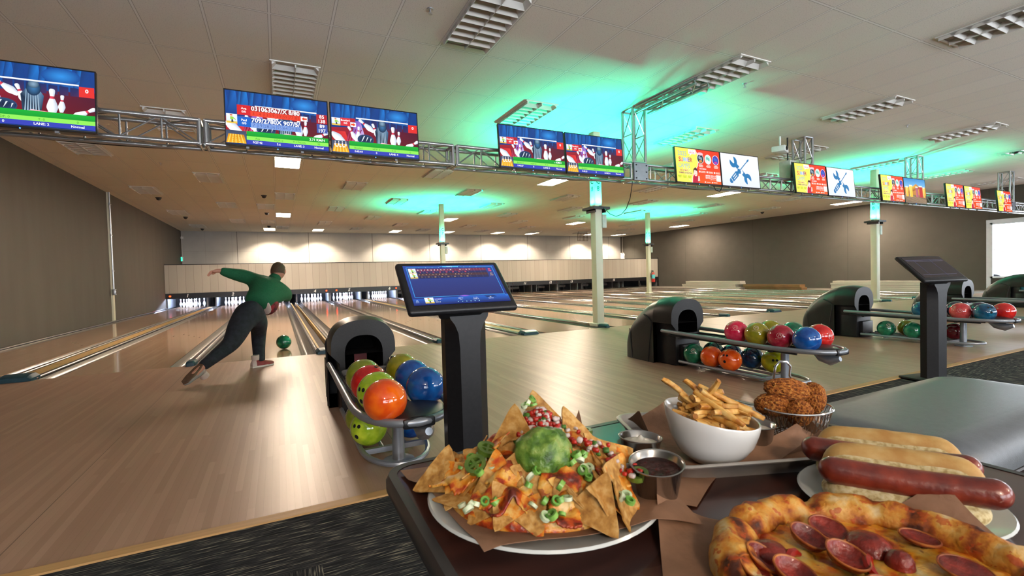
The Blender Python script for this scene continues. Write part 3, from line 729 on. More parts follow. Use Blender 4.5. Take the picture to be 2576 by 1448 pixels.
def pin_shape(a, x, y, h, rot, sh='#b9c4d6'):
    P = [(r/.381*h, z/.381*h) for r, z in pp[1:-1]]
    o = lambda u, v: (x+u*math.cos(rot)-v*math.sin(rot), y+u*math.sin(rot)+v*math.cos(rot))
    for (ra, za), (rb, zb) in zip(P, P[1:]):
        if zb-za < .002*h: continue
        red = .60 < (za/h) < .70
        c0, c1 = ('#8d2231', '#e0405a') if red else (sh, '#f4f7fb')
        a.poly([o(-ra, za), o(0, za), o(0, zb), o(-rb, zb)], '', [c1, c1, c1, c1]); a.k -= 1
        a.poly([o(0, za), o(ra, za), o(rb, zb), o(0, zb)], '', [c1, c0, c0, c1]); a.k -= 1
    a.k += 1
def boy(a, x, y, w, h):
    a.rect(x, y, w, h, '#cfe2ee', '#eef6fa'); a.rect(x, y, w, h*.22, '#e7c14e'); cx_ = x+w*.5
    a.poly([(cx_-w*.05, y+h*.12), (cx_+w*.16, y+h*.12), (cx_+w*.10, y+h*.42), (cx_-w*.02, y+h*.42)], '#2c3a44')
    a.poly([(cx_-w*.14, y+h*.40), (cx_+w*.14, y+h*.40), (cx_+w*.16, y+h*.68), (cx_-w*.14, y+h*.70)], '#9bd04a')
    a.poly([(cx_+w*.12, y+h*.66), (cx_+w*.38, y+h*.44), (cx_+w*.34, y+h*.38), (cx_+w*.1, y+h*.54)], '#9bd04a')
    a.ell(cx_-w*.04, y+h*.79, w*.12, h*.11, '#efc6a0', 12); a.ell(cx_-w*.05, y+h*.88, w*.13, h*.06, '#c8452b', 10)
def lane_art(num, timer, score=None, arrow='r', name='Bowler1', km='', deck='pins'):
    a = Art()
    a.rect(0, 0, 160, 90, '#0b2f6d', '#0d3f8a')
    rr = random.Random(3)
    for k in range(16):
        x = 10*k+rr.uniform(-4, 4); c = rr.choice(['#1767c0', '#0f58ad', '#0a3f86', '#1d78cf'])
        a.poly([(x-9, 50), (x+9, 50), (x+4+rr.uniform(-4, 4), 90), (x-4, 90)], '', ['#0b3c86', '#0b3c86', c, '#0a336f'])
    a.ell(122, 78, 22, 12, '#2f8fe0', 18, '#0d4796')
    a.poly([(0, 18), (160, 18), (160, 58), (0, 46)], '', ['#8d1020', '#5c0d1c', '#4a1330', '#a01b2c'])
    for k in range(8): a.poly([(60+12*k, 50), (70+12*k, 50), (70+12*k, 66-k*.6), (60+12*k, 66-k*.5)], '', ['#3a2550', '#452a58', '#1d2b66', '#162861'])
    a.poly([(36, 20), (62, 20), (52, 62), (40, 62)], '', ['#b86ac0', '#e9d7f2', '#8f66c8', '#4d4fa8'])
    a.poly([(0, 18), (30, 18), (24, 40), (0, 40)], '', ['#8e0d18', '#d92b2b', '#e03434', '#b0121c'])
    for k in range(5): a.poly([(24+k*4, 20), (27+k*4, 20), (34+k*5, 46), (32+k*5, 46)], '', ['#b32240', '#d04a68', '#802a60', '#5c2050'])
    pin_shape(a, 22, 20, 44, .95); pin_shape(a, 44, 24, 30, .5); pin_shape(a, 46, 26, 26, -.1)
    pin_shape(a, 76, 44, 34, .9); pin_shape(a, 84, 32, 30, .35)
    # steel machine and ball in the middle
    a.poly([(80, 22), (100, 22), (103, 46), (96, 58), (86, 58), (78, 46)], '', ['#27435f', '#16263a', '#2b5d86', '#7fa3c4', '#3d6f96', '#132a44'])
    for k in range(6): a.poly([(82+3*k, 22), (83.4+3*k, 22), (85+2.4*k, 54), (84+2.4*k, 54)], '', ['#cfe4f2', '#7aa2c2', '#204e78', '#a9cbe4'])
    a.ell(92, 56, 8, 11, '#3a76aa', 16, '#122a48'); a.ell(92, 62, 6, 6, '#86a6c0', 12, '#38566f')
    a.ell(60, 28, 15, 10, '#101d38', 16, '#28456e')
    for k in range(7): a.poly([(48+4*k, 24), (50+4*k, 24+k), (56+3*k, 36-k), (54+3*k, 36-k)], '#dfe9f4' if k % 2 else '#16294a')
    pin_shape(a, 122, 24, 26, -.05); pin_shape(a, 112, 18, 40, 0); pin_shape(a, 132, 16, 34, -1.0)
    a.poly([(80, 20), (116, 18), (112, 23), (90, 25)], '', ['#d04460', '#f0a0b0', '#e86a80', '#f2d8e0'])
    # header rule and totals
    a.rect(44, 66, 98, 2.2, '#f2f8ff')
    if score:
        (n1, s1, r1, t1), (n2, s2, r2_, t2) = score
        for (nmx, thr, tot, y, c, c2, c3) in ((n1, s1, r1, 50, '#d02027', '#e8452c', '#8f1c22'), (n2, s2, r2_, 30, '#1660c4', '#7f9fdd', '#2a4f9c')):
            a.rect(17, y, 20, 17, c); a.text(nmx, 27, y+9.6, 3.6, '#fff', bold=.02); a.text('0/0', 27, y+4, 3.6, '#fff', bold=.02)
            a.rect(37, y+8.4, 78, 8.6, c3); a.rect(37, y-.4, 78, 8.8, c2)
            a.text(thr, 76, y+9.2, 7.2, '#ffffff', bold=.03, wmax=76)
            for k, v in enumerate(tot.split()):
                a.text(v, 41.5+k*9.75, y+1.6, 5.2, '#b03018' if c == '#d02027' else '#4a66a8'); a.rect(46.6+k*9.75, y, .5, 8, c)
        a.rect(115.5, 50, 11, 8.4, '#ffffff'); a.poly([(117, 54.2), (121, 57.6), (121, 55.6), (125.5, 55.6), (125.5, 52.8), (121, 52.8), (121, 50.8)], '#e0401c')
        a.rect(141.5, 49, 18, 16.4, '#b3202a'); a.rect(141.5, 32, 18, 16, '#4257a8')
        for v, y in ((t1[0], 58.6), (t1[1], 50.4), (t2[0], 41.4), (t2[1], 33.2)): a.text(v, 150.5, y, 6, '#ffffff', bold=.02)
        boy(a, 1, 34, 16, 16)
    else:
        a.rect(142, 50, 17.5, 15.6, '#e0302c'); a.text('0', 151, 57, 5.4, '#ffffff', bold=.03)
        if num != 2:
            boy(a, 1, 50, 15, 14); a.rect(16.4, 50, 17, 15, '#d9303a'); a.text(name, 25, 59, 3.4, '#fff', bold=.02); a.text('0/0', 25, 53.6, 3.4, '#fff', bold=.02)
            a.rect(33.6, 58.6, 9, 7, '#b0202a'); a.rect(33.6, 50, 10, 8, '#ffffff')
            q = -1 if arrow == 'l' else 1; mx = 38.6
            a.poly([(mx+q*4, 54), (mx, 57.4), (mx, 55.4), (mx-q*4, 55.4), (mx-q*4, 52.6), (mx, 52.6), (mx, 50.6)][::q], '#e8481c')
    x0 = 30 if num != 2 else 0
    a.rect(x0, 14.5, 160-x0, 8.5, '#0a9a2a', '#0fae34'); a.rect(x0, 8, 160-x0, 6.6, '#8fe85a'); a.rect(x0, 1.2, 160-x0, 7, '#3440b4')
    q = (160-x0)/4; X = lambda k: x0+q*(k+.5)
    tot = ('T: 174/315' if score else 'T: 0'); 
    for k, (u, v) in enumerate((('Ava' if score else name if num != 2 else '', timer), ('HDP: 0', '3.6' if score else '0'), (tot, 'LANE: %d' % num), ('53' if score else '0', 'Normal'))):
        if u: a.text(u, X(k), 9.6, 3.2, '#3a8a2a')
        if v: a.text(v, X(k), 3, 3.4, '#ffffff', bold=.02)
    if km: a.text(km, 141, 16.6, 4, '#ffffff', bold=.02)
    if num != 2:
        a.rect(0, 1.2, 29.4, 21, '#5d6a86', '#3a4660')
        a.poly([(0, 1.2), (29.4, 1.2), (26, 16), (3.4, 16)], '', ['#f0a818', '#f6b020', '#c9830c', '#e09a12'])
        for k in range(5): a.poly([(2+k*5.6, 1.2), (4+k*5.6, 1.2), (7.4+k*3.7, 16), (6+k*3.7, 16)], '#ffd35a')
        if deck == 'pins':
            for k in range(4): pin_shape(a, 5.4+k*6.2, 12, 9, 0)
            for k in range(3): a.ell(8+k*6, 11, 2.4, 1.4, '#fff6e0', 8)
        else:
            for k in range(3):
                for r in range(3): a.ell(10+k*4.5, 4+r*4, .6, .5, '#b06a0a', 6)
    return a
def camp_art():
    a = Art(); a.rect(0, 0, 160, 90, '#ee4a22', '#e63a1e')
    a.rect(72, 0, 88, 40, '#f05a1c', '#ea4420')
    L = [(0, 0), (52, 0), (54, 14), (62, 30), (74, 44), (80, 60), (78, 76), (70, 90), (0, 90)]
    a.poly([(x+(2.2 if x else 0), y) for x, y in L], '#f4d8e6'); a.poly(L, '#f3ec5e')
    for k in range(11):
        t0 = -.7+k*.25; a.poly([(30, 18), (30+70*math.cos(t0), 18+70*math.sin(t0)), (30+70*math.cos(t0+.1), 18+70*math.sin(t0+.1))] if 30+70*math.cos(t0) < 80 and False else [(30, 18), (30+26*math.cos(t0), 18+26*math.sin(t0)), (30+26*math.cos(t0+.12), 18+26*math.sin(t0+.12))], '#f9f6a0')
    a.text('2025', 24, 70, 11.5, '#86b4d4', wmax=30)
    for k, (ch, c) in enumerate(zip('SUMMER', ('#d8245a', '#f0568c', '#9ad2e8', '#d4c8ee', '#7a5ab0', '#c02850'))): a.text(ch, 14+k*8, 54, 11.5, c, wmax=8.2, bold=.015)
    a.text('CAMPS', 28, 38, 11.5, '#8fbcd4', wmax=40); a.text('THE ULTIMATE', 26, 28.5, 4.2, '#b84a70', wmax=30, bold=.02); a.text('SUMMER ADVENTURE', 31, 22, 4.2, '#7c3470', wmax=46, bold=.02)
    for k, c in enumerate(('#a8c83a', '#c0d23a', '#b4cc30')): a.rect(3+k*17, 10, 15, 8.5, '#e3e64a'); a.rect(4+k*17, 14, 11, 1.6, c); a.rect(6+k*17, 11, 7, 1.6, c)
    a.poly([(46, 76), (72, 76), (72, 88), (46, 88)], '#ffffff'); a.poly([(52, 76), (58, 76), (49, 70)], '#ffffff'); a.text('SPECIAL', 59, 78, 4, '#d03060', wmax=20, bold=.02); a.text('FULL DAY', 59, 83.4, 2.8, '#8a7aa8', wmax=14)
    for k, (cs) in enumerate((('#24303c', '#8aa0b0', '#d08a40'), ('#cfe8e0', '#6cc0b0', '#ffffff'), ('#4a3ab0', '#2c6ad0', '#c040a0'))):
        x = 88+k*28; a.ell(x, 66, 12.4, 13.4, '#ffffff', 24); a.ell(x, 66, 11.2, 12.2, cs[0], 24)
        a.ell(x-3, 69, 4, 4.5, cs[1], 10); a.ell(x+3, 66, 3, 5, cs[1], 10); a.ell(x, 59, 6, 3.6, cs[2], 10)
        for r, w in enumerate((12, 17, 14)): a.rect(x-w/2, 49-r*2.6, w, 1.5, '#ffe4d8')
    a.ell(88, 79, 11, 4, '#f7b0c0', 14); a.text('NEW CAMPS', 88, 77.4, 3, '#ffffff', wmax=18)
    a.text('EACH SESSION', 94, 37, 3.6, '#ffffff', bold=.02, wmax=24)
    for k in range(3):
        a.ell(82+k*27, 31, 2.4, 2.8, '#ffffff', 10)
        for r in range(2): a.rect(86+k*27, 31.4-r*2.8, 17, 1.5, '#ffe0d0')
    a.text('LIMITED', 110, 19, 4.4, '#ffffff', bold=.02, wmax=17); a.text('SPOTS!', 110, 13, 4.4, '#ffffff', bold=.02, wmax=17); a.rect(120.5, 9, .6, 15, '#ffffff')
    a.text('SIGN UP', 131, 20, 3.4, '#ffffff', bold=.02); a.text('ONLINE', 131, 15, 3.4, '#ffffff', bold=.02); a.text('OR CALL US', 131, 10.6, 2.6, '#ffffff')
    a.rect(141.5, 8, 17, 17, '#f4e6e0', '#fff6f2')
    for k in range(2): a.ell(99+k*26, 3.6, 2, 2, '#ffffff', 8); a.rect(103+k*26, 3, 15, 1.6, '#ffe0d0')
    # a girl in a red top, plain
    a.poly([(54, 0), (76, 0), (76, 14), (68, 20), (58, 18)], '#c01c3c'); a.ell(66, 26, 6.4, 9, '#f6dcd0', 14); a.poly([(58, 22), (59, 36), (66, 41), (73, 37), (74, 20), (71, 32), (62, 34)], '#4a2028')
    a.poly([(72, 4), (80, 6), (79, 18), (75, 19)], '#f2d4c8'); a.ell(66, 21.4, 2, .9, '#d03a4a', 8)
    return a
def tool_art():
    a = Art(); a.rect(0, 0, 160, 90, '#dfe6f4', '#f4f7fd'); B = '#2276b0'
    ro = lambda pts, x, y, t: [(x+u*math.cos(t)-v*math.sin(t), y+u*math.sin(t)+v*math.cos(t)) for u, v in pts]
    def jaw(x, y, t):
        pts = []; r = 15.5
        for k in range(0, 29):
            q = .62+(2*PI-1.24)*k/28; pts.append((r*math.cos(q), r*math.sin(q)))
        pts += [(6, -6.8), (-1.5, -5.4), (-4, 0), (-1.5, 5.4), (6, 6.8)]
        n = len(pts)
        c = (-9.5, 0)
        P = ro(pts, x, y, t); cc = ro([c], x, y, t)[0]
        for k in range(n): a.poly([cc, P[k], P[(k+1) % n]], B); a.k -= 1
        a.k += 1
    th = math.atan2(-46, 60)
    # spanner
    sx, sy = 52, 68; ex_, ey = 108, 23
    d = math.atan2(ey-sy, ex_-sx)
    jaw(sx, sy, d+PI-.35); jaw(ex_, ey, d-.35)
    a.poly(ro([(8, -6), (62, -6), (62, 6), (8, 6)], sx, sy, d), B)
    # gap, then screwdriver across
    d2 = math.atan2(50, 62)
    a.poly(ro([(14, -11), (55, -11), (55, 12), (14, 12)], 42, 14, d2), '#e9eef8')
    a.poly(ro([(4, -7.5), (36, -8.5), (36, 8.5), (4, 7.5)], 36, 13, d2), B); a.ell(*ro([(3, 0)], 36, 13, d2)[0], 7.5, 7.5, B)
    a.poly(ro([(6, -8.5), (8, -8.5), (8, 8.5), (6, 8.5)], 36, 13, d2), '#e6ecf7')
    for s in (-3.2, 3.2): a.poly(ro([(14, s-1.3), (32, s-1.3), (32, s+1.3), (14, s+1.3)], 36, 13, d2), '#e6ecf7')
    a.poly(ro([(36, -8.5), (42, -4), (48, -9), (54, -5), (54, 5), (48, 9), (42, 4), (36, 8.5)], 36, 13, d2), B)
    a.poly(ro([(54, -1.4), (97, -1.4), (97, 1.4), (54, 1.4)], 36, 13, d2), B); a.poly(ro([(95, -1.6), (99, -3.2), (106, -1.6), (106, 1.6), (99, 3.2), (95, 1.6)], 36, 13, d2), B)
    return a
def beer_art():
    a = Art(); a.rect(0, 55, 160, 35, '#7cc0ec', '#2a86cc'); a.rect(0, 0, 160, 30, '#5c4632', '#8a6c4c')
    a.poly([(0, 55), (0, 30), (160, 30), (160, 62), (120, 58), (90, 72), (60, 60)], '', ['#c8781c', '#a05818', '#e09a2c', '#e8b048', '#8a3c20', '#d08830', '#f0b83a'])
    for k in range(7): a.poly([(0, k*5), (160, k*2), (160, k*2+1), (0, k*5+1.2)], '#b09878')
    for x, c, w, h in ((18, '#f2b41c', 18, 38), (48, '#f6c02a', 22, 44), (92, '#b05a70', 18, 40), (122, '#c01c1c', 26, 44), (146, '#f0a81c', 14, 40)):
        a.rect(x-w/2, 22, w, h, c, '#ffd860' if c[1] == 'f' else c); a.rect(x-w/2, 22+h-5, w, 5, '#f6ead0'); a.rect(x-w/2+2, 24, 2, h-9, '#fff2c0' if c[1] == 'f' else '#e07878')
    return a
def monitor_shell(th, w, h):
    MB().rbox((0, .022, 0), (w, .04, h), .006, 2).build('housing', BLK, th)
    m = MB(); e = .010
    for s in (-1, 1): m.box((s*(w/2-e/2), .0, 0), (e, .006, h)); m.box((0, s*(h/2-e/2)-(.004 if s < 0 else 0), 0.0) if False else (0, 0, s*(h/2-e/2)), (w, .006, e*(1.6 if s < 0 else 1)))
    m.build('bezel', BLK, th, 0)
    m = MB(); m.box((0, .095, 0), (.12, .06, .12)); m.box((0, .055, 0), (.4, .03, .3)); m.build('wall_mount', BLK, th, 0)
    MB().sphere((-.02, -.002, -h/2-.006), .006, 8, 6).build('power_light', pm('blue_led', '#3a7bff', .4, emit='#3a7bff', es=4), th)
    m = MB()
    for s in (-.3, .22): m.box((s*w, .02, -h/2-.012), (.03, .03, .024))
    m.build('clip', SILV, th, 0)
MW, MH = 1.068, .628
A3 = lane_art(3, '0:27:42', score=(('Ava', '031063067/X 8/80', '3 4 13 19 39 59 77 85', ('85', '138')), ('Paul', '709/2780X 907/5/', '7 19 28 36 55 64 79 89', ('89', '197'))), km='2.71 KM/H', deck='lane')
camp, tool = camp_art(), tool_art()
scr = [(-2.09, lane_art(2, ''), 'showing lane two with an idle score of zero', 1.085), (.075, A3, 'showing the lane three scores of two players', 1.068), (1.163, lane_art(4, '0:45:44', arrow='r'), 'showing lane four with one idle bowler', 1.068),
       (3.39, lane_art(5, '0:45:57', arrow='l', km='-- KM/H'), 'showing lane five with one idle bowler', 1.085), (4.497, lane_art(6, '0:45:23', arrow='r'), 'showing lane six beside the teal truss hanger', 1.085),
       (6.73, camp, 'showing the summer camps poster nearest the teal hanger', 1.10), (7.815, tool, 'showing blue crossed tools, nearer one', 1.045), (9.955, camp, 'showing the summer camps poster, second along', 1.06), (11.01, tool, 'showing blue crossed tools, farther one', 1.0),
       (13.08, camp, 'showing the summer camps poster beside a picture of drinks', .985), (14.10, beer_art(), 'showing a picture of golden drinks on boards', 1.02), (16.15, camp, 'showing the summer camps poster, nearer one of the far pair', .96), (17.165, camp, 'showing the summer camps poster, farther one of the far pair', .96), (19.14, camp, 'showing the summer camps poster, last one by the window', .91)]
cache = {}
for x, art, lab, w in scr:
    z = 2.876 if x < 9 else 2.876-.0065*(x-8)
    th = thing('scoring_monitor', 'wide screen under the ceiling '+lab, 'screen', (x, 6.055, z), 0, 'overhead scoring screens')
    th.rotation_euler = (-.085, 0, 0)
    monitor_shell(th, w, MH)
    k = (id(art), w)
    if k not in cache: cache[k] = art.mesh('screen', w-.022)
    o = bpy.data.objects.new('screen', cache[k]); C.objects.link(o); o.parent = th; o.location = (0, -.001, .003); o.scale = (1, 1, (MH-.03)/((w-.022)*90/160))
o = MB().tube([(7.16, 6.12, 2.60), (7.22, 6.12, 2.50), (7.33, 6.12, 2.48), (7.42, 6.12, 2.60)], .008, 6).build('power_cable', BLK, None); tag(o, 'short dark cable sagging under the nearer tool screen', 'cable')
# ================================================================ TOUCHSCREEN KIOSKS
def score_art():
    a = Art(); a.rect(0, 0, 160, 90, '#1c2f78', '#22459a')
    def outline(pts, w, c):
        for (x0, y0), (x1, y1) in zip(pts, pts[1:]+pts[:1]):
            d = math.hypot(x1-x0, y1-y0); nx, ny = -(y1-y0)/d*w/2, (x1-x0)/d*w/2
            a.poly([(x0+nx, y0+ny), (x0-nx, y0-ny), (x1-nx, y1-ny), (x1+nx, y1+ny)], c); a.k -= 1
        a.k += 1
    a.rect(5, 16, 150, 70, '#232a6a', '#27408c'); outline([(5, 17), (5, 86), (60, 86), (64, 88), (96, 88), (100, 86), (155, 86), (155, 17)], .9, '#3aa0ea')
    a.rect(66, 86, 28, 1.6, '#5ac8f4'); a.text('Lane 3', 78, 86.2, 2.2, '#ffffff')
    for y, c, c2, tc, th, nums, tot in ((75, '#71284a', '#272a58', '#ff5a60', '0 3 1 0 6 3 0 6 7 / X   8 / 8 0', '3 4 13 19 39 59 77 85', ('85', '138')), (63, '#4a3038', '#2a2a50', '#c8a878', '7 0 9 / 2 7 8 0 X   9 0 7 / 5 /', '7 19 28 36 55 64 79 89', ('89', '197'))):
        a.rect(20, y+1, 122, 6, c); a.rect(20, y-4.4, 122, 5.2, c2)
        for k in range(22): a.rect(20+k*5.55, y+1, .25, 6, '#9a8494' if y > 70 else '#6a5a60')
        for k in range(11): a.rect(20+k*11.1, y-4.4, .25, 5.2, '#6a7098')
        for k, ch in enumerate(th.split(' ')):
            if ch: a.text(ch, 22.8+k*5.55, y+2.7, 2.6, '#ffffff' if y > 70 else '#b8a08a', bold=.02)
        for k, v in enumerate(nums.split()): a.text(v, 25.5+k*11.1, y-3, 2.3, tc, bold=.01)
        a.text(tot[0], 148, y+2, 3, tc, bold=.02); a.text(tot[1], 148, y-2.4, 3, tc, bold=.02)
        boy(a, 7, y-4.5, 12, 12)
    for k in range(10): a.text(str(k+1), 25.5+k*11.1, 83.3, 1.7, '#cfe6ff')
    a.poly([(0, 0), (160, 0), (160, 15), (0, 12)], '', ['#16246a', '#16246a', '#1e63c8', '#1c56b8']); a.ell(84, 15, 10, 2, '#b060d8', 16, '#2a56b4')
    a.poly([(116, 13), (134, 13), (139, 10), (121, 10)], '#1a2a5a')
    boy(a, 18, 2, 14, 12); a.rect(33, 10, 13, 1.2, '#8a60c8')
    a.text('3 THREE', 34, 9, 1.8, '#ffffff', 'l'); a.text('Ava', 34, 6, 1.8, '#ffffff', 'l'); a.text('14:27:38', 34, 3, 1.7, '#ffffff', 'l')
    for u, v, x in (('HDP: 0', '3.6', 76), ('T: 174', 'LANE: 3', 101), ('53', 'Normal', 127)): a.text(u, x, 9, 1.9, '#ffffff'); a.text(v, x, 6, 1.9, '#ffffff')
    for k in range(6): a.ell(70+k*7, 2.6, .9, .9, '#9adcf0', 8)
    a.text('Home', 6, 4, 1.3, '#cfe6ff'); outline([(4.8, 6.4), (7.4, 6.4), (7.4, 8.2), (6.1, 9.4), (4.8, 8.2)], .4, '#cfe6ff'); outline([(3+154*1+1.6*math.cos(k*.7), 12+1.6*math.sin(k*.7)) for k in range(9)], .4, '#4a9ae0')
    return a
IDLE = pm('idle_screen_glass', '#20171a', .12, 0, .1, 3)
def kiosk(loc, rz, lab, art):
    th = thing('scoring_kiosk', lab, 'touchscreen kiosk', loc, rz)
    m = MB(); rings = []
    for z, f in ((0, .048), (.72, .05), (.79, .056), (.83, .072), (.86, .094), (.885, .099)):
        rings.append([V((-.104, .055, z)), V((-.104, .0, z)), V((-f, -.058, z)), V((f, -.058, z)), V((.104, .0, z)), V((.104, .055, z))])
    m.loft(rings); m.build('pedestal', pm('pedestal_black', '#0d0d10', .42, 0, .15, 60), th, 25)
    m = MB(); m.rbox((0, 0, .012), (.40, .36, .024), .01); m.build('base_plate', BLKM, th)
    a = math.radians(47.5); M0 = T(-.035, 0, 1.015) @ R(-a, 'X')
    m = MB(); m.M = M0
    m.rbox((0, .016, 0), (.53, .036, .335), .016, 3); m.build('screen_housing', BLK, th)
    m = MB(); m.M = M0; m.rbox((0, .06, -.04), (.22, .07, .2), .02); m.build('tilt_bracket', BLKM, th)
    if art:
        me = art.mesh('screen', .47); o = bpy.data.objects.new('screen', me); C.objects.link(o); o.parent = th; o.matrix_local = M0 @ T(0, -.0035, .006)
    else:
        m = MB(); m.M = M0; m.box((0, -.003, .006), (.47, .002, .268)); m.build('screen', IDLE, th, 0)
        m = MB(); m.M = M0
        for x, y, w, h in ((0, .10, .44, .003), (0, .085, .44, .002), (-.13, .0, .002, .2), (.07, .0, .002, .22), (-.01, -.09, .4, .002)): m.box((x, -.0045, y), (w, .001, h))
        m.build('painted_reflection_line', pm('painted_reflection_glow', '#4a4a64', .3, emit='#5a5a80', es=.25), th, 0)  # thin glowing strips drawn to stand for reflections on the dark screen
kiosk((.800, 2.14, 0), 0, 'black pedestal kiosk with lit blue scoring touchscreen beside the nearest ball rack', score_art())
kiosk((5.30, 2.13, 0), -.2, 'black pedestal kiosk with dark idle touchscreen facing sideways by the grey wall', None)
# ================================================================ BALL RETURNS
HOOD = pm('graphite_plastic', '#161515', .38, .1, .1, 80, bump=.05, bscale=600)
HOODIN = pm('hood_interior', '#020202', .9, 0, .1, 10, spec=.1)
def hood_ring(y, hw, top, zb, n=22):
    a = min(hw*1.02, (top-zb)*.8); r = [V((-hw, y, zb))]
    for k in range(n+1):
        t = PI-PI*k/n; r.append(V((hw*math.copysign(abs(math.cos(t))**.8, math.cos(t)), y, top-a+a*math.sin(t)**.85)))
    r.append(V((hw, y, zb))); return r
def ball_return(loc, lab, far=False):
    th = thing('ball_return', lab, 'ball return', loc, 0, 'ball returns')
    m = MB()
    secs = [(.28, .25, .742), (.40, .248, .705), (.52, .245, .64), (.62, .240, .565), (.70, .232, .485), (.75, .224, .42), (.785, .21, .35), (.80, .195, .27)]
    m.loft([hood_ring(y, hw, tp_, 0) for y, hw, tp_ in secs], (False, True)); m.build('hood', HOOD, th, 35)
    m = MB(); cs = [(.012, .238, .722), (0, .245, .735), (.10, .25, .757), (.20, .25, .755), (.28, .25, .742)]
    m.loft([hood_ring(y, hw, tp_, .47) for y, hw, tp_ in cs[1:]], (False, False))
    out = hood_ring(0, .245, .735, .47); inn = hood_ring(-.0, .145, .615, .36)
    inn2 = hood_ring(.35, .13, .60, .36)
    m.loft([out, inn], (False, False), closed=False); m.build('hood_collar', HOOD, th, 35)
    m = MB(); m.loft([inn, inn2], (False, True)); m.build('return_tunnel', HOODIN, th, 35)
    m = MB(); m.rbox((0, .15, .18), (.37, .30, .36), .02, 2)
    for s in (-1, 1): m.rbox((s*.167, .15, .40), (.045, .29, .17), .012)
    m.rbox((0, -.02, .12), (.27, .06, .23), .01); m.build('front_box', BLK, th)
    for s in (-1, 1):
        m = MB(); m.tube([(s*.235, .44, .55), (s*.252, .36, .52), (s*.251, .30, .47), (s*.247, .33, .30), (s*.247, .37, .0)], .010, 6)
        m.build('side_seam', BLKM, th); m = MB(); m.tube([(s*.236, .70, .36), (s*.237, .685, .2), (s*.237, .66, .01)], .005, 6); m.build('side_seam', BLKM, th)
    if not far:
        MB().box((0, .2, .42), (.10, .01, .08)).build('red_flap', pm('dark_red_flap', '#6a1216', .5), th, 0)
    path = [(-.25, .14, .385), (-.25, -.2, .377), (-.25, -1.12, .355)]
    path += [(-.25*math.cos(t)*(1 if True else 1), -1.12-.50*math.sin(t)**.75, .355-.0*t) for t in [PI*k/16 for k in range(1, 16)]]
    path += [(.25, -1.12, .355), (.25, -.2, .377), (.25, .14, .385)]
    MB().tube(path, .0215, 12).build('rack_rail', SILV, th)
    m = MB()
    for x in (-.19, -.07, .07, .19): m.tube([(x, .10, .338), (x, -1.36, .322)], .012, 8)
    for y in (-.1, -.62, -1.14): m.box((0, y, .318), (.46, .03, .016))
    m.build('ball_support_bar', DKGREY, th)
    m = MB(); rings = []
    for k in range(9):
        u = k/8; y = -1.36-.225*u; hw = .205*math.sqrt(max(.02, 1-(u*.93)**2)); zt = .398-.022*u*u
        rings.append([V((hw*math.cos(q), y, .345+(zt-.345)*math.sin(q))) for q in [PI*j/10 for j in range(11)]])
    m.loft(rings, (True, True)); m.build('nose_cover', BLK, th, 50)
    m = MB(); m.rbox((0, -1.615, .352), (.16, .03, .05), .012); m.build('nose_clip', BLK, th)
    m = MB(); m.tube([(.06, -1.36, .33), (.06, -1.42, .29), (.06, -1.50, .268), (.06, -1.57, .285)], [.03, .05, .05, .02], 10); m.build('hand_dryer_scoop', SILV, th)
    m = MB(); m.rbox((0, -1.15, .315), (.10, .16, .035), .01); m.build('post_bracket', BLK, th)
    MB().tube([(0, -1.13, .0), (0, -1.13, .33)], [.036, .033], 12).build('post', SILV, th)
    low = [(-.19, -.05, .062), (-.19, -1.0, .055)]+[(-.19*math.cos(t), -1.0-.33*math.sin(t), .052) for t in [PI*k/12 for k in range(1, 12)]]+[(.19, -1.0, .055), (.19, -.05, .062)]
    m = MB(); m.tube(low, .016, 8)
    for x in (-.068, .068): m.tube([(x, -.05, .058), (x, -1.02, .050)], .012, 8)
    m.box((0, -1.02, .045), (.38, .03, .03)); m.box((0, -.35, .04), (.38, .03, .02)); m.build('lower_rail', SILV, th)
    m = MB(); m.lathe([(0, 0), (.09, 0), (.09, .008), (.04, .014), (0, .014)], 18, c=(0, -1.13, 0)); m.build('foot_plate', SILV, th)
    return th
BR = [(.59, 3.87, 'nearest ball return with graphite hood and two-tier rack beside the lit kiosk'), (4.09, 3.87, 'second ball return from the bowler, rack pointing over the fries'), (7.75, 3.96, 'third ball return, its rack passing behind the idle kiosk'),
      (11.55, 4.15, 'fourth ball return, hood behind the idle kiosk screen'), (15.2, 4.35, 'fifth ball return below the bright window')]
for k, (x, y, lab) in enumerate(BR): ball_return((x, y, 0), lab, k > 1)
# ================================================================ BOWLING BALLS
def ballmat(nm, c, c2, lo=.4, hi=.62, sc=9):
    return pm('ball_'+nm, c, .07, 0, scale=sc, col2=c2, lo=lo, hi=hi, coat=.6, detail=6)
BM = {'lime': ballmat('lime', '#8fae1e', '#c6d938'), 'olive': ballmat('olive', '#6d7a1c', '#9a9a2c'), 'red': ballmat('red', '#b01616', '#e0281c'), 'orange': ballmat('orange', '#d84a10', '#f07018'),
      'blue': ballmat('blue', '#0d3f86', '#1a62b0'), 'gold': ballmat('gold', '#7d7a14', '#a89a22'), 'pink': ballmat('pink', '#c81840', '#e84468'), 'crimson': ballmat('crimson', '#8c1024', '#b82a44'), 'green': ballmat('green', '#0a5238', '#128058'),
      'darkgreen': ballmat('darkgreen', '#08302a', '#0e5a48'), 'navy': ballmat('navy', '#0a1c34', '#164a74'), 'yellow': ballmat('yellow', '#9c9c10', '#c8c424'), 'teal': ballmat('teal', '#0a3a5a', '#1a6a8a'), 'purple': ballmat('purple', '#1c1430', '#3a2a52'),
      'salmon': ballmat('salmon', '#b03036', '#d85a56'), 'maroon': ballmat('maroon', '#4c0c14', '#7a1a22')}
HOLE = pm('finger_hole', '#050505', .9); LOGO = pm('etched_logo', '#d9b8b0', .5, 0, .05, 10)
BR_ = .1085; bmesh_cache = {}
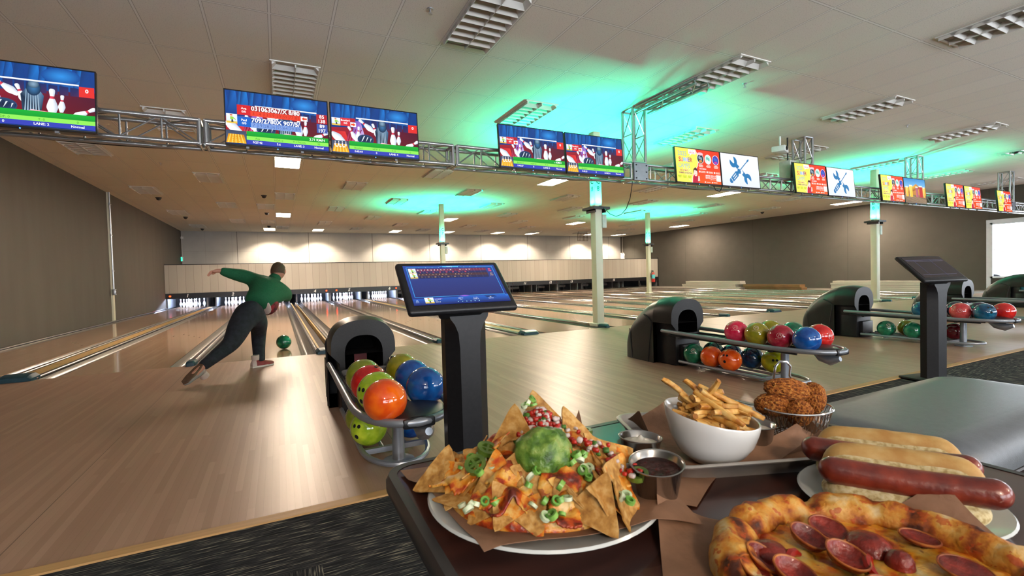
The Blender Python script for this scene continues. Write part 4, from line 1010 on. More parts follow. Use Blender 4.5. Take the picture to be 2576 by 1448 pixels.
def on_ball(n, u, v):
    n = V(n).normalized(); x, y = frame(n); d = (n + x*u/BR_ + y*v/BR_).normalized(); return d
def ball(col, loc, lab, grp, holes=None, logo=None, rz=0.0):
    th = thing('bowling_ball', lab, 'bowling ball', loc, rz, grp)
    if 'b' not in bmesh_cache:
        o = MB().sphere((0, 0, 0), BR_, 40, 24).build('ball_shell', BM[col], th, 80); bmesh_cache['b'] = {col: o.data}
    else:
        if col not in bmesh_cache['b']:
            me = next(iter(bmesh_cache['b'].values())).copy(); me.materials.clear(); me.materials.append(BM[col]); bmesh_cache['b'][col] = me
        o = bpy.data.objects.new('ball_shell', bmesh_cache['b'][col]); C.objects.link(o); o.parent = th
    if holes:
        for u, v, r in ((-.017, .02, .0115), (.017, .02, .0115), (0, -.045, .014)):
            d = on_ball(holes, u, v); m = MB(); x, y = frame(d)
            m.add([d*(BR_+.0005)]+[(d*BR_+(x*math.cos(t)+y*math.sin(t))*r).normalized()*(BR_+.0005) for t in [2*PI*k/14 for k in range(14)]], [(0, 1+k, 1+(k+1) % 14) for k in range(14)])
            m.build('finger_hole', HOLE, th, 60)
    if logo:
        m = MB(); P = lambda u, v: on_ball(logo, u, v)*(BR_+.0002)
        m.tube([P(.022*math.cos(2*PI*k/20), .022*math.sin(2*PI*k/20)) for k in range(20)], .0013, 4, closed=True)
        m.tube([P(-.012, -.014), P(-.002, .013), P(.008, .013), P(.013, -.014)], .0016, 4); m.tube([P(.002, -.004), P(.007, .008)], .0016, 4)
        for q in range(9): m.tube([P(-.036+q*.009, -.034+(q % 2)*.0035), P(-.031+q*.009, -.030)], .0014, 4)
        m.build('etched_logo', LOGO, th)
    return th
U, Lo = .445, .160
def rack(k, items, where):
    x, y, _ = BR[k]; grp = 'balls on the %s rack' % ORD[k+1]
    for col, side, tier, dy, words_, kw in items:
        lab = '%s bowling ball, %s tier of %s ball return, %s' % (words_, tier, where, kw.get('at', 'in the row'))
        ball(col, (x+side*.13, y+dy, U if tier == 'upper' else Lo), lab, grp, kw.get('h'), kw.get('l'))
cv = lambda x, y, z: (-x, -y, CAM_Z-z)
rack(0, [('orange', -1, 'upper', -1.47, 'bright orange', {'at': 'at the nose end'}), ('lime', -1, 'upper', -1.265, 'lime yellow', {'at': 'behind the orange one', 'h': (-1, -.5, .15)}), ('red', -1, 'upper', -1.03, 'red drilled', {'at': 'third from the nose', 'h': (.6, -.3, 1)}), ('olive', -1, 'upper', -.80, 'olive green', {'at': 'by the hood opening'}),
         ('blue', 1, 'upper', -1.28, 'blue', {'at': 'nearest the kiosk post'}), ('blue', 1, 'upper', -1.00, 'blue', {'at': 'behind the nearer blue one'}), ('gold', 1, 'upper', -.73, 'dull gold', {'at': 'right of the hood opening'}),
         ('lime', -1, 'lower', -.93, 'lime yellow drilled', {'at': 'in front', 'h': (-1, -.8, .2)}), ('olive', -1, 'lower', -.70, 'dark olive', {'at': 'behind the lime one'}), ('blue', 1, 'lower', -.93, 'blue', {'at': 'behind the post'})], 'nearest')
c2v = (-.75, -.62, .25)
rack(1, [('blue', -1, 'upper', -1.41, 'bright blue', {'at': 'at the nose end'}), ('crimson', -1, 'upper', -1.18, 'crimson', {'at': 'next to the blue one', 'l': (-.95, -.55, .25)}), ('gold', -1, 'upper', -.95, 'mustard gold', {'at': 'between pink and crimson', 'l': (-.8, -.5, .75)}), ('pink', -1, 'upper', -.73, 'hot pink', {'at': 'nearest the hood', 'l': (-.85, -.55, .6)}),
         ('red', 1, 'upper', -1.36, 'red', {'at': 'far side at the nose', 'l': (-.2, -1, .1)}), ('green', 1, 'upper', -1.12, 'green', {'at': 'far side in the middle'}), ('gold', 1, 'upper', -.90, 'mustard gold', {'at': 'far side, mostly hidden'}),
         ('orange', -1, 'lower', -.655, 'orange drilled', {'at': 'nearest the post', 'h': (-1, -.2, .4)}), ('orange', -1, 'lower', -.43, 'orange', {'at': 'between green and drilled orange'}), ('green', -1, 'lower', -.205, 'green', {'at': 'nearest the hood', 'l': (-.8, -.6, .5)}),
         ('yellow', 1, 'lower', -.93, 'yellow drilled', {'at': 'beside the post', 'h': (-.9, -.8, .1)}), ('navy', 1, 'lower', -.70, 'dark blue', {'at': 'behind the drilled orange one'}), ('navy', 1, 'lower', -.46, 'dark navy', {'at': 'peeking above the orange ones'}), ('darkgreen', 1, 'lower', -.23, 'dark green', {'at': 'behind the first orange one'})], 'second')
rack(2, [('teal', -1, 'upper', -1.375, 'dark blue drilled', {'at': 'at the nose end', 'h': (-.6, -.75, .5)}), ('salmon', -1, 'upper', -1.15, 'salmon red', {'at': 'next to the drilled blue one', 'l': (-1, -.3, .2)}), ('salmon', -1, 'upper', -.90, 'salmon red', {'at': 'hidden by the kiosk post'}), ('teal', -1, 'upper', -.755, 'marbled blue', {'at': 'nearest the hood', 'l': (-.6, -.8, .15)}) ,
         ('red', 1, 'upper', -1.46, 'red', {'at': 'far side at the nose'}), ('purple', 1, 'upper', -1.235, 'dark purple', {'at': 'far side behind drilled blue'}), ('purple', 1, 'upper', -1.01, 'dark purple', {'at': 'far side behind salmon'}), ('orange', 1, 'upper', -.78, 'orange', {'at': 'far side by the post'}),
         ('green', -1, 'lower', -.88, 'green', {'at': 'hidden by the kiosk post'}), ('green', -1, 'lower', -.66, 'green', {'at': 'in the middle'}), ('green', -1, 'lower', -.345, 'green', {'at': 'nearest the hood', 'l': (-.7, -.6, .6)}), ('gold', 1, 'lower', -.47, 'dull gold', {'at': 'between two green ones'}), ('maroon', 1, 'lower', -.72, 'maroon', {'at': 'behind the middle green one'}), ('maroon', 1, 'lower', -.99, 'maroon', {'at': 'beside the post'})], 'third')
rack(4, [('teal', -1, 'upper', .05, 'teal blue', {'at': 'at the picture edge', 'l': (-.5, -.8, .5)})], 'fifth')
ball('green', (.046, 8.2, BR_+.001), 'dark green bowling ball rolling down lane three past the bowler', None)
# ================================================================ STACKED BOARDS
BW = pm('white_lane_board', '#c4bfb2', .45, 0, .06, 3, stretch=(4, .3, 1)); BB = pm('brown_lane_board', '#7a5a38', .55, 0, .2, 4, stretch=(6, .4, 1))
def boards(xc, y0, y1, n, t, mat, word, z0, grp):
    rr = random.Random(int(y0*10))
    for k in range(n):
        o = MB().box((0, (y1-y0)/2, 0), (.42, y1-y0, t*.94)).build('lane_board', mat, None, 0)
        o.location = (xc+rr.uniform(-.06, .06), y0+rr.uniform(-.2, .12), z0+t*(k+.5)); o.rotation_euler = (0, 0, rr.uniform(-.008, .008))
        tag(o, '%s, %s' % (word, 'topmost of its stack' if k == n-1 else 'bottom of its stack' if k == 0 else ORD[k+1]+' from the floor'), 'board', grp)
boards(22.0, 17.2, 20.9, 5, .083, BW, 'white lane board by the wall beyond the far column', -.02, 'far white boards')
boards(22.1, 14.0, 17.0, 4, .062, BB, 'thin brown lane board beside the far white stack', -.02, 'brown boards')
boards(22.2, 9.2, 12.5, 5, .083, BW, 'white lane board by the wall behind the idle kiosk', -.02, 'near white boards')
# ================================================================ BOWLER
def skin_mesh(name, joints, edges, mat, parent, sub=2, root=0):
    me = bpy.data.meshes.new(name); me.from_pydata([tuple(j[0]) for j in joints], edges, []); me.update()
    o = bpy.data.objects.new(name, me); C.objects.link(o)
    sk = o.modifiers.new('skin', 'SKIN'); sk.use_smooth_shade = True
    for i, j in enumerate(joints):
        r = j[1]; d = me.skin_vertices[0].data[i]; d.radius = r if isinstance(r, tuple) else (r, r); d.use_root = (i == root)
    sb = o.modifiers.new('sub', 'SUBSURF'); sb.levels = sub; sb.render_levels = sub
    bpy.context.view_layer.update()
    ev = o.evaluated_get(bpy.context.evaluated_depsgraph_get()); nm = bpy.data.meshes.new_from_object(ev); nm.name = name
    bpy.data.objects.remove(o)
    nm.materials.clear(); nm.materials.append(mat)
    nm.polygons.foreach_set('use_smooth', [True]*len(nm.polygons))
    q = bpy.data.objects.new(name, nm); C.objects.link(q); q.parent = parent; return q
SKIN = pm('skin', '#b5806a', .5, 0, .06, 30, sss=.1); HAIR = pm('short_brown_hair', '#46311f', .7, 0, .25, 120, bump=.4, bscale=300)
JACK = pm('green_fleece', '#0b5231', .85, 0, .14, 60, bump=.9, bscale=9, stretch=(1, 1, 2.6)); JEAN = pm('dark_denim', '#14171f', .85, 0, .35, 22, bump=.8, bscale=11)
SHIRT = pm('red_black_shirt', '#3a1014', .8, col2='#8a1a22', scale=22); SHOE = pm('red_leather', '#7a1e1c', .45, 0, .12, 20); SOLE = pm('pale_sole', '#c9c2b4', .5); SOLEB = pm('brown_sole', '#5a4230', .7, 0, .15, 20); UNDER = pm('white_shirt_hem', '#b8a79c', .7)
P0 = V((-.25, 6.65, 0))
L = lambda x, y, z: V((x, y, z))-P0
man = thing('person', 'person in green jacket and dark jeans bowling, seen from behind, trailing leg crossed back', 'person', P0)
pel, wai, che, nec, hed = L(-.31, 6.50, .70), L(-.20, 6.66, .80), L(-.13, 6.88, .945), L(-.045, 7.05, 1.085), L(.008, 7.12, 1.185)
lsh, lel, lwr = L(-.27, 6.96, 1.10), L(-.50, 6.97, 1.165), L(-.665, 6.93, 1.215)
rsh, rel, rwr = L(.09, 7.02, .90), L(.10, 7.26, .82), L(.065, 7.50, .92)
lhp, lkn, lan = L(-.215, 6.56, .63), L(-.25, 6.88, .37), L(-.246, 6.69, .085)
rhp, rkn, ran = L(-.38, 6.45, .64), L(-.49, 6.22, .375), L(-.735, 5.97, .19)
J = [(pel, .05), (wai, .04), (che, .10), (nec, .05), (L(-.02, 7.09, 1.14), .055), (hed, .075), (lsh, .05), (lel, .045), (lwr, .028), (rsh, .05), (rel, .045), (rwr, .028), (lhp, .04), (lkn, .04), (lan, .035), (rhp, .04), (rkn, .045), (ran, .035), (L(-.70, 6.93, 1.208), (.036, .02)), (L(.055, 7.56, .945), (.036, .02)), (L(-.2, 6.76, .03), .035), (L(-.83, 5.84, .10), .035)]
E_ = [(0, 1), (1, 2), (2, 3), (3, 4), (4, 5), (2, 6), (6, 7), (7, 8), (2, 9), (9, 10), (10, 11), (0, 12), (12, 13), (13, 14), (0, 15), (15, 16), (16, 17), (8, 18), (11, 19), (14, 20), (17, 21)]
k = len(J)
def hand(base, wrist, d, side, up_, idx):
    """four fingers and a thumb grown from the palm vertex idx"""
    d = d.normalized(); s = side.normalized(); u = up_.normalized(); k0 = len(J)
    for i, (off, ln) in enumerate(((-.026, .062), (-.009, .072), (.009, .067), (.026, .052))):
        a = base+d*.03+s*off; b = a+d*ln*.5+u*-.006; c = b+d*ln*.42+u*-.018; n = len(J)
        J.extend([(a, .0095), (b, .0085), (c, .0065)]); E_.extend([(idx, n), (n, n+1), (n+1, n+2)])
    a = base-d*.012-s*.034; b = a-s*.018+d*.026; c = b+d*.024-s*.004; n = len(J)
    J.extend([(a, .0105), (b, .0095), (c, .007)]); E_.extend([(idx, n), (n, n+1), (n+1, n+2)])
hand(J[18][0], lwr, V((-.9, -.1, -.35)), V((0, -.9, .5)), V((-.3, .4, .8)), 18)
hand(J[19][0], rwr, V((-.1, .8, .5)), V((1, 0, 0)), V((0, -.5, .8)), 19)
body = skin_mesh('body', J, E_, SKIN, man, 2)
# head with a face, turned down the lane
hm = MB(); hd = (hed-nec).normalized(); fwd = V((.16, .95, -.28)).normalized()
sd = fwd.cross(V((0, 0, 1))).normalized(); upv = sd.cross(fwd)
MH_ = MX(((sd.x, fwd.x, upv.x, hed.x), (sd.y, fwd.y, upv.y, hed.y), (sd.z, fwd.z, upv.z, hed.z+.012), (0, 0, 0, 1)))
def headfn(v):
    x, y, z = v; r = 1.0
    if y > 0: r += .06*max(0, -z)*(1-abs(x)); r += .10*math.exp(-((x/.16)**2+((z+.12)/.22)**2))*(y > .5)
    if z < -.5: r *= 1-.12*(-z-.5)
    r -= .05*math.exp(-(((abs(x)-.36)/.15)**2+((z-.08)/.14)**2))*(y > .3)
    return r
hm.sphere((0, 0, 0), .105, 28, 20, (.80, .96, 1.12), MH_, headfn)
for s in (-1, 1): hm.sphere((s*.086, -.012, -.012), .03, 10, 8, (.35, .7, 1.1), MH_)
hm.build('head', SKIN, man, 70)
m = MB()
for s in (-1, 1): m.sphere((s*.034, .092, .012), .012, 10, 8, (1, .5, .8), MH_)
m.build('eye', pm('eye_white', '#d8d4cc', .3), man, 70)
MB().sphere((0, .098, -.052), .022, 12, 6, (1, .35, .35), MH_).build('mouth', pm('lips', '#8a4a42', .5), man, 70)
m = MB()
def hair(v):
    x, y, z = v; return 1.0+.02*noise.noise(V((x*9, y*9, z*9)))
vs = MB().sphere((0, 0, 0), .1105, 30, 22, (.83, .97, 1.12), None, hair)
keep = [i for i, p in enumerate(vs.v) if (p.z > .035 or p.y < -.01) and p.z > -.055-.0*p.y and not (p.y > .045 and p.z < .06)]
ks = set(keep); m.add(vs.v, [f for f in vs.f if all(i in ks for i in f)], MH_); m.build('hair', HAIR, man, 80)
# clothing
jj = [(L(-.262, 6.575, .775), (.180, .160)), (L(-.195, 6.70, .855), (.178, .155)), (che+V((-.01, 0, .0)), (.205, .17)), (L(-.085, 7.0, 1.02), (.125, .11)), (L(-.055, 7.045, 1.075), (.075, .072)), (L(-.025, 7.08, 1.115), (.068, .066)), (lsh, .102), (L(-.38, 6.97, 1.135), .098), (lel, .080), (L(-.60, 6.945, 1.195), .060), (L(-.650, 6.932, 1.213), .044), (rsh, .095), (rel, .066), (L(.075, 7.45, .895), .044)]
skin_mesh('jacket', jj, [(0, 1), (1, 2), (2, 3), (3, 4), (4, 5), (2, 6), (6, 7), (7, 8), (8, 9), (9, 10), (2, 11), (11, 12), (12, 13)], JACK, man, 2)
m = MB(); m.tube([L(-.055, 7.045, 1.075), L(-.022, 7.085, 1.118)], [.078, .070], 16); m.build('jacket_collar', JACK, man, 60)
skin_mesh('shirt', [(L(-.19, 6.64, .73), .135), (L(-.13, 6.74, .76), .145), (L(-.10, 6.85, .84), .13)], [(0, 1), (1, 2)], SHIRT, man, 2)
skin_mesh('shirt_hem', [(L(-.21, 6.62, .74), .148), (L(-.185, 6.66, .765), .152)], [(0, 1)], UNDER, man, 2)
tr = [(pel, (.178, .155)), (L(-.235, 6.60, .765), (.151, .142)), (L(-.235, 6.64, .575), .112), (L(-.235, 6.76, .48), .102), (lkn, .092), (L(-.25, 6.79, .23), .080), (lan, .072), (L(-.246, 6.69, .06), .070), (rhp, .146), (L(-.435, 6.34, .51), .134), (rkn, .100), (L(-.61, 6.10, .285), .080), (ran, .060), (L(-.76, 5.945, .175), .056)]
skin_mesh('jeans', tr, [(0, 1), (0, 2), (2, 3), (3, 4), (4, 5), (5, 6), (6, 7), (0, 8), (8, 9), (9, 10), (10, 11), (11, 12), (12, 13)], JEAN, man, 2)
def shoe(M_, up_mat, heel_mat, sole_mat):
    m = MB(); rings = []
    for y, w, h, z in ((-.075, .028, .055, .018), (-.06, .036, .085, .016), (-.01, .038, .095, .016), (.05, .042, .075, .016), (.12, .046, .052, .016), (.17, .040, .038, .018), (.195, .02, .022, .022)):
        rings.append([V((w*math.cos(t), y, z+max(0, h*math.sin(t)**.8 if math.sin(t) > 0 else 0)-(0.0 if math.sin(t) > 0 else 0))) for t in [2*PI*q/14 for q in range(14)]])
    m.loft(rings, M=M_); s = m.build('shoe', up_mat, man, 60)
    m = MB(); m.prism([(-.03, -.08), (.03, -.08), (.04, -.02), (.046, .1), (.036, .18), (0, .205), (-.036, .18), (-.046, .1), (-.04, -.02)], 0, .02, M_); m.build('sole', sole_mat, s, 0)
    m = MB(); m.loft([[V((w*math.cos(t), y, .016+h*abs(math.sin(t)))) for t in [PI*q/10 for q in range(11)]] for y, w, h in ((-.079, .03, .058), (-.062, .0385, .088), (-.03, .0395, .092))], M=M_); m.build('heel_panel', heel_mat, s, 50)
    m = MB()
    for q in range(4): m.tube([M_ @ V((-.02, .03+q*.02, .094-q*.009)), M_ @ V((.02, .035+q*.02, .094-q*.009))], .003, 5)
    m.build('lace', UNDER, s)
    m = MB(); m.tube([M_ @ V((0, -.025, .09)), M_ @ V((0, -.03, .15))], [.042, .046], 12); m.build('sock', UNDER, s)
shoe(T(*L(-.262, 6.655, .002)) @ R(-1.05, 'Z') @ MX.Scale(1.0, 4), SHOE, UNDER, SOLE)
bx = (L(-.88, 5.79, .02)-L(-.755, 5.955, .16)).normalized()
sx_ = bx.cross(V((0, 0, 1))).normalized(); up_ = sx_.cross(bx)
MF = MX(((sx_.x, bx.x, up_.x, 0), (sx_.y, bx.y, up_.y, 0), (sx_.z, bx.z, up_.z, 0), (0, 0, 0, 1)))
MF.translation = L(-.782, 5.925, .118)
shoe(MF @ R(PI, 'Y') @ T(0, 0, -.06), pm('grey_leather', '#8d8a86', .5), UNDER, SOLEB)
# ================================================================ TABLE AND SEAT
H = .75
WAL = pm('dark_walnut', '#2a1814', .22, 0, scale=3.5, col2='#45271f', stretch=(1.2, 9, 1), coat=.25, lo=.3, hi=.7)
EDGE = pm('rubber_table_edge', '#2b2a2a', .4, 0, .08, 30)
tb = thing('dining_table', 'dark walnut table with a rounded rubber edge carrying the food', 'table', (.545, .37, 0))
def rrect(w, d, r, n=6):
    o = []
    for cx_, cy_, a0 in ((w/2-r, d/2-r, 0), (-w/2+r, d/2-r, PI/2), (-w/2+r, -d/2+r, PI), (w/2-r, -d/2+r, 1.5*PI)):
        for k in range(n+1): a = a0+PI/2*k/n; o.append((cx_+r*math.cos(a), cy_+r*math.sin(a)))
    return o
tw, td = .815, .815
MB().prism(rrect(tw-.03, td-.03, .03), H-.03, H).build('tabletop', WAL, tb, 30)
m = MB(); P_ = lambda ins, z: [V((x, y, z)) for x, y in rrect(tw-2*ins, td-2*ins, .045-min(ins, .03)*.6)]
m.loft([P_(.016, H-.028), P_(.004, H-.032), P_(0, H-.022), P_(.0, H-.008), P_(.004, H+.001), P_(.016, H+.0008)], (False, False)); m.build('rubber_edge', EDGE, tb, 60)
MB().cyl((0, 0, .02), (0, 0, H-.03), .045, 16).build('pedestal', BLKM, tb)
m = MB(); m.rbox((0, 0, .015), (.60, .08, .03), .01); m.rbox((0, 0, .015), (.08, .60, .03), .01); m.build('base_cross', SILV, tb)
VIN = pm('grey_vinyl', '#585d62', .34, 0, .06, 40, bump=.12, bscale=350); VIND = pm('dark_brown_vinyl', '#1f1512', .4, 0, .1, 40)
def cushion(name, lab, x0, x1, y0, y1, z0, z1):
    th = thing(name, lab, 'seat', ((x0+x1)/2, (y0+y1)/2, 0), 0)
    m = MB(); w, d = x1-x0, y1-y0
    Q = lambda i, z: [V((x, y, z)) for x, y in rrect(w-2*i, d-2*i, max(.03, .13-i*.5), 8)]
    t_ = z1-z0
    m.loft([Q(.0, z0+t_*.35), Q(0, z0+t_*.55), Q(.012, z0+t_*.8), Q(.04, z0+t_*.95), Q(.10, z1)]); m.build('seat_cushion', VIN, th, 60)
    m = MB(); m.loft([Q(.03, z0), Q(.0, z0+t_*.12), Q(.0, z0+t_*.33)]); m.build('lower_panel', VIND, th, 50)
    m = MB(); pts = [V((x, y, z0+t_*.34)) for x, y in rrect(w+.002, d+.002, .13, 8)]; m.tube(pts, .006, 6, closed=True); m.build('piping', VIND, th)
    for sx in (-1, 1):
        for sy in (-1, 1): MB().cyl((sx*(w/2-.1), sy*(d/2-.1), 0), (sx*(w/2-.1), sy*(d/2-.1), z0+.01), .02, 10).build('leg', SILV, th)
cushion('padded_bench', 'grey vinyl padded bench with rounded corners beyond the table', 1.58, 2.75, .57, 1.09, .40, .555)
cushion('padded_stool', 'lower grey vinyl seat in front of the padded bench', 1.45, 2.4, -.05, .53, .32, .43)
# ================================================================ FOOD
KRAFT = pm('kraft_paper', '#7c5b44', .8, 0, .08, 40, bump=.15, bscale=90)
PLATE = pm('grey_white_glaze', '#b9bdba', .18, 0, .03, 10, coat=.3); CER = pm('white_porcelain', '#c9c9c6', .15, 0, .02, 8, coat=.4)
def paper(name, lab, A, B, C_, D, lift, n=18, wob=.004, th=.0006, base=None):
    """sheet over corners A,B,C_,D; lift(u,v) gives the height"""
    A, B, C_, D = map(V, (A, B, C_, D))
    def f(u, v):
        p = A*(1-u)*(1-v)+B*u*(1-v)+C_*u*v+D*(1-u)*v
        return V((p.x, p.y, (base(p.x, p.y) if base else p.z)+lift(u, v)+wob*noise.noise(V((u*4, v*4, A.x*9)))))
    m = MB(); m.surf(f, n, n, th); o = m.build(name, KRAFT, None, 50); return tag(o, lab, 'paper', 'brown food papers')
edge = lambda q, w: max(0, (w-q)/w)**2
TONE = .76
# nachos -------------------------------------------------------------
NX, NY = .300, .550
pl = thing('dinner_plate', 'large grey-white round plate under the nachos', 'plate', (.308, .545, H))
m = MB(); m.lathe([(0, .004), (.07, .0035), (.075, 0), (.082, 0), (.088, .004), (.13, .011), (.150, .019), (.153, .021), (.151, .024), (.128, .016), (.09, .010), (0, .009)], 64); m.build('plate_body', PLATE, pl, 60)
def drape(x, y):
    r = math.hypot(x-.308, y-.545)
    return H+.0135+.0145*min(1, r/.15)**2.2 if r < .156 else max(H+.004, H+.0280-(r-.156)*.42)
paper('wax_paper', 'brown paper lining the nacho plate, corner hanging over the rim', (.178, .442, .766), (.430, .388, .765), (.475, .705, .768), (.160, .735, .757), lambda u, v: .0+.055*edge(1-u, .14)*edge(1-v, .16), 30, .003, .0006, drape)
paper('wax_paper', 'brown paper corner poking out between the salsa cup and the tray', (.40, .475, .770), (.47, .435, .7525), (.562, .484, .7525), (.47, .565, .7525), lambda u, v: .003*math.sin(u*3)*math.sin(v*3), 10, .002)
def hz(x, y):
    r = math.hypot(x-NX, (y-NY)*1.0)/.121
    return (.780+max(0, .060*(1-r**1.35))+.010*noise.noise(V((x*38, y*38, 1)))*(r < 1))
t = NT('melted_cheese_heap', .38, 0, .5)
v3 = t.tc.outputs['Object']
n1, n2 = t.noise(v3, 42, 5), t.noise(v3, 95, 4)
c = t.ramp(n1, [(.34, '#5e1c0a'), (.44, '#b8430f'), (.50, '#d98420'), (.58, '#e2a848'), (.68, '#d9b878')])
c = t.mix(t.m2('MULTIPLY', t.m2('GREATER_THAN', n2, .60), .7), c, '#8e1f10')
t.color(c).bump(n2, .8, .004); CHZ = t.m
m = MB()
rg = [[V((NX+r*math.cos(2*PI*k/56), NY+r*math.sin(2*PI*k/56), hz(NX+r*math.cos(2*PI*k/56), NY+r*math.sin(2*PI*k/56)))) for k in range(56)] for r in [.119-.0074*j for j in range(16)]]
m.loft([[V((p.x, p.y, .7700)) for p in rg[0]]]+rg); o = m.build('nacho_cheese', CHZ, None, 70); tag(o, 'heap of melted orange cheese, beef and beans under the nacho chips', 'melted cheese')
t = NT('corn_chip', .6, 0, .3); v3 = t.tc.outputs['Object']; oi = t.n('ObjectInfo')
ofs = t.n('VectorMath'); ofs.operation = 'ADD'; t.l(v3, ofs.inputs[0]); sc_ = t.n('VectorMath'); sc_.operation = 'SCALE'; t.l(oi.outputs['Location'], sc_.inputs[0]); sc_.inputs['Scale'].default_value = 7; t.l(sc_.outputs[0], ofs.inputs[1])
n1, n2 = t.noise(ofs.outputs[0], 26, 4), t.noise(ofs.outputs[0], 120, 4)
c = t.ramp(n2, [(.3, '#96652c'), (.5, '#c08d46'), (.68, '#d6ac6a')])
chs = t.ramp(t.noise(ofs.outputs[0], 60, 4), [(.36, '#b23a0e'), (.5, '#dc861c'), (.64, '#e6b866')])
amt = t.m2('MULTIPLY', t.m2('GREATER_THAN', n1, .53), t.m2('GREATER_THAN', oi.outputs['Random'], .4))
t.color(t.mix(amt, c, chs)).bump(n2, .4, .002); CHIP = t.m
def chip_mesh(seed):
    rr = random.Random(seed); s = rr.uniform(.030, .037); k1, k2 = rr.uniform(-9, 9), rr.uniform(-6, 6)
    n = 8; m = MB(); vs = []; idx = {}
    A, B, Cc = V((0, s*1.1, 0)), V((-s, -s*.62, 0)), V((s, -s*.62, 0))
    for i in range(n+1):
        for j in range(n+1-i):
            a, b = i/n, j/n; c_ = 1-a-b; mx = max(a, b, c_)
            p = A*a+B*b+Cc*c_
            if mx > .86: p *= 1-(mx-.86)*.7
            p.z = k1*p.x**2+k2*p.y**2*.7+.0015*noise.noise(V((p.x*90, p.y*90, seed)))
            idx[i, j] = len(vs); vs.append(p)
    fs = []
    for i in range(n):
        for j in range(n-i):
            fs.append((idx[i, j], idx[i+1, j], idx[i, j+1]))
            if j < n-i-1: fs.append((idx[i+1, j], idx[i+1, j+1], idx[i, j+1]))
    k = len(vs); bd = [idx[0, j] for j in range(n)]+[idx[i, n-i] for i in range(n)]+[idx[n-i, 0] for i in range(n)]
    vs = vs+[p-V((0, 0, .0017)) for p in vs]; fs = fs+[tuple(q+k for q in f[::-1]) for f in fs]+[(bd[(q+1) % len(bd)], bd[q], bd[q]+k, bd[(q+1) % len(bd)]+k) for q in range(len(bd))]
    m.add(vs, fs); o = m.build('tortilla_chip', CHIP, None, 50); me = o.data; bpy.data.objects.remove(o); return me
CM = [chip_mesh(s) for s in range(6)]
chips = []
def chip(loc, nrm, spin, lab, k, sc=1.0):
    o = bpy.data.objects.new('tortilla_chip', CM[k % 6]); C.objects.link(o)
    q = V(nrm).normalized().to_track_quat('Z', 'Y'); o.rotation_mode = 'QUATERNION'; o.rotation_quaternion = q @ MX.Rotation(spin, 3, 'Z').to_quaternion()
    o.location = loc; o.scale = (sc,)*3; chips.append(o); return tag(o, lab, 'chip', 'nacho chips on the plate')
vd = V((-.50, -.82, .35))
cr_ = random.Random(21)
# upright and folded chips that stand out
KEY = [((.268, .548, .842), (-.75, -.60, .25), .1, 'tall pale tortilla chip standing upright beside the guacamole', 0, 1.25), ((.322, .580, .860), (-.35, -.90, .25), .2, 'golden chip standing behind the salsa at the summit', 1, 1.05), ((.352, .535, .838), (.30, -.80, .55), -.3, 'orange chip leaning against the right of the guacamole', 2, 1.15),
       ((.300, .420, .800), (-.75, -.5, .55), 1.9, 'large folded chip at the front edge, nearest the table edge', 3, 1.15), ((.318, .424, .798), (.8, -.45, .45), -1.6, 'second half of the front folded pair of chips', 4, 1.15), ((.362, .455, .805), (.55, -.7, .55), .9, 'curled chip under the salsa cup rim', 5, 1.2),
       ((.375, .490, .812), (.2, -.75, .65), 2.6, 'broad tan chip folded at the right side of the nachos', 0, 1.25), ((.345, .425, .790), (.55, -.75, .4), .1, 'narrow chip standing at the right front of the heap', 1, 1.0), ((.180, .600, .792), (-.55, -.35, .8), 2.2, 'long chip pointing out at the left end of the plate', 2, 1.1),
       ((.225, .510, .812), (-.6, -.70, .5), .15, 'square-set chip with browned cheese left of the middle', 3, 1.15), ((.262, .478, .810), (-.5, -.80, .5), -.1, 'chip coated with dark browned cheese in the middle front', 4, 1.2), ((.195, .560, .800), (-.7, -.3, .7), 1.2, 'chip with pale corner on the left slope', 5, 1.1)]
for l, n, s, lab, k, sc in KEY: chip(l, n, s, lab, k, sc)
ring = [(.110, 20, 'the outermost ring'), (.092, 17, 'the second ring'), (.072, 13, 'the third ring'), (.050, 9, 'the fourth ring'), (.030, 5, 'the crown')]
for r, cnt, rw in ring:
    for k in range(cnt):
        a = -2.1+2*PI*(k+cr_.uniform(-.25, .25))/cnt; x, y = NX+r*math.cos(a), NY+r*math.sin(a)
        if r < .06 and math.cos(a+2.1) > .35: continue
        z = hz(x, y)+cr_.uniform(.004, .010)
        n = V((math.cos(a)*.65+cr_.uniform(-.5, .5), math.sin(a)*.65+cr_.uniform(-.5, .5), .75))
        chip((x, y, z), n, cr_.uniform(0, 6.28), 'tortilla chip in %s of the nacho heap, %s clockwise-counted from the front' % (rw, ORD[k+1]) if False else 'tortilla chip in %s of the nachos, %s round from the front' % (rw, ORD[k+1]), cr_.randrange(6), cr_.uniform(.74, .98))
def drape_cheese(lab, cx_, cy_, rad, seed, lift):
    vs = []; fs = []; n = 34; ok = {}
    for i in range(n+1):
        for j in range(n+1):
            x, y = cx_+rad*(2*i/n-1), cy_+rad*(2*j/n-1); d = math.hypot(x-cx_, y-cy_)/rad
            q = noise.noise(V((x*34, y*34, seed)))+.5*noise.noise(V((x*80, y*80, seed+3)))
            if q+.62-d*d*1.05 > .05:
                ok[i, j] = len(vs); vs.append(V((x, y, hz(x, y)+lift+.006*noise.noise(V((x*60, y*60, seed+7)))-.010*max(0, d-.5))))
    for i in range(n):
        for j in range(n):
            k = [(i, j), (i+1, j), (i+1, j+1), (i, j+1)]
            if all(q in ok for q in k): fs.append([ok[q] for q in k])
    m = MB(); m.add(vs, fs); o = m.build('melted_cheese', CHZ, None, 80)
    so = o.modifiers.new('thick', 'SOLIDIFY'); so.thickness = .0035; sb = o.modifiers.new('soft', 'SUBSURF'); sb.levels = sb.render_levels = 1
    tag(o, lab, 'melted cheese', 'browned cheese patches')
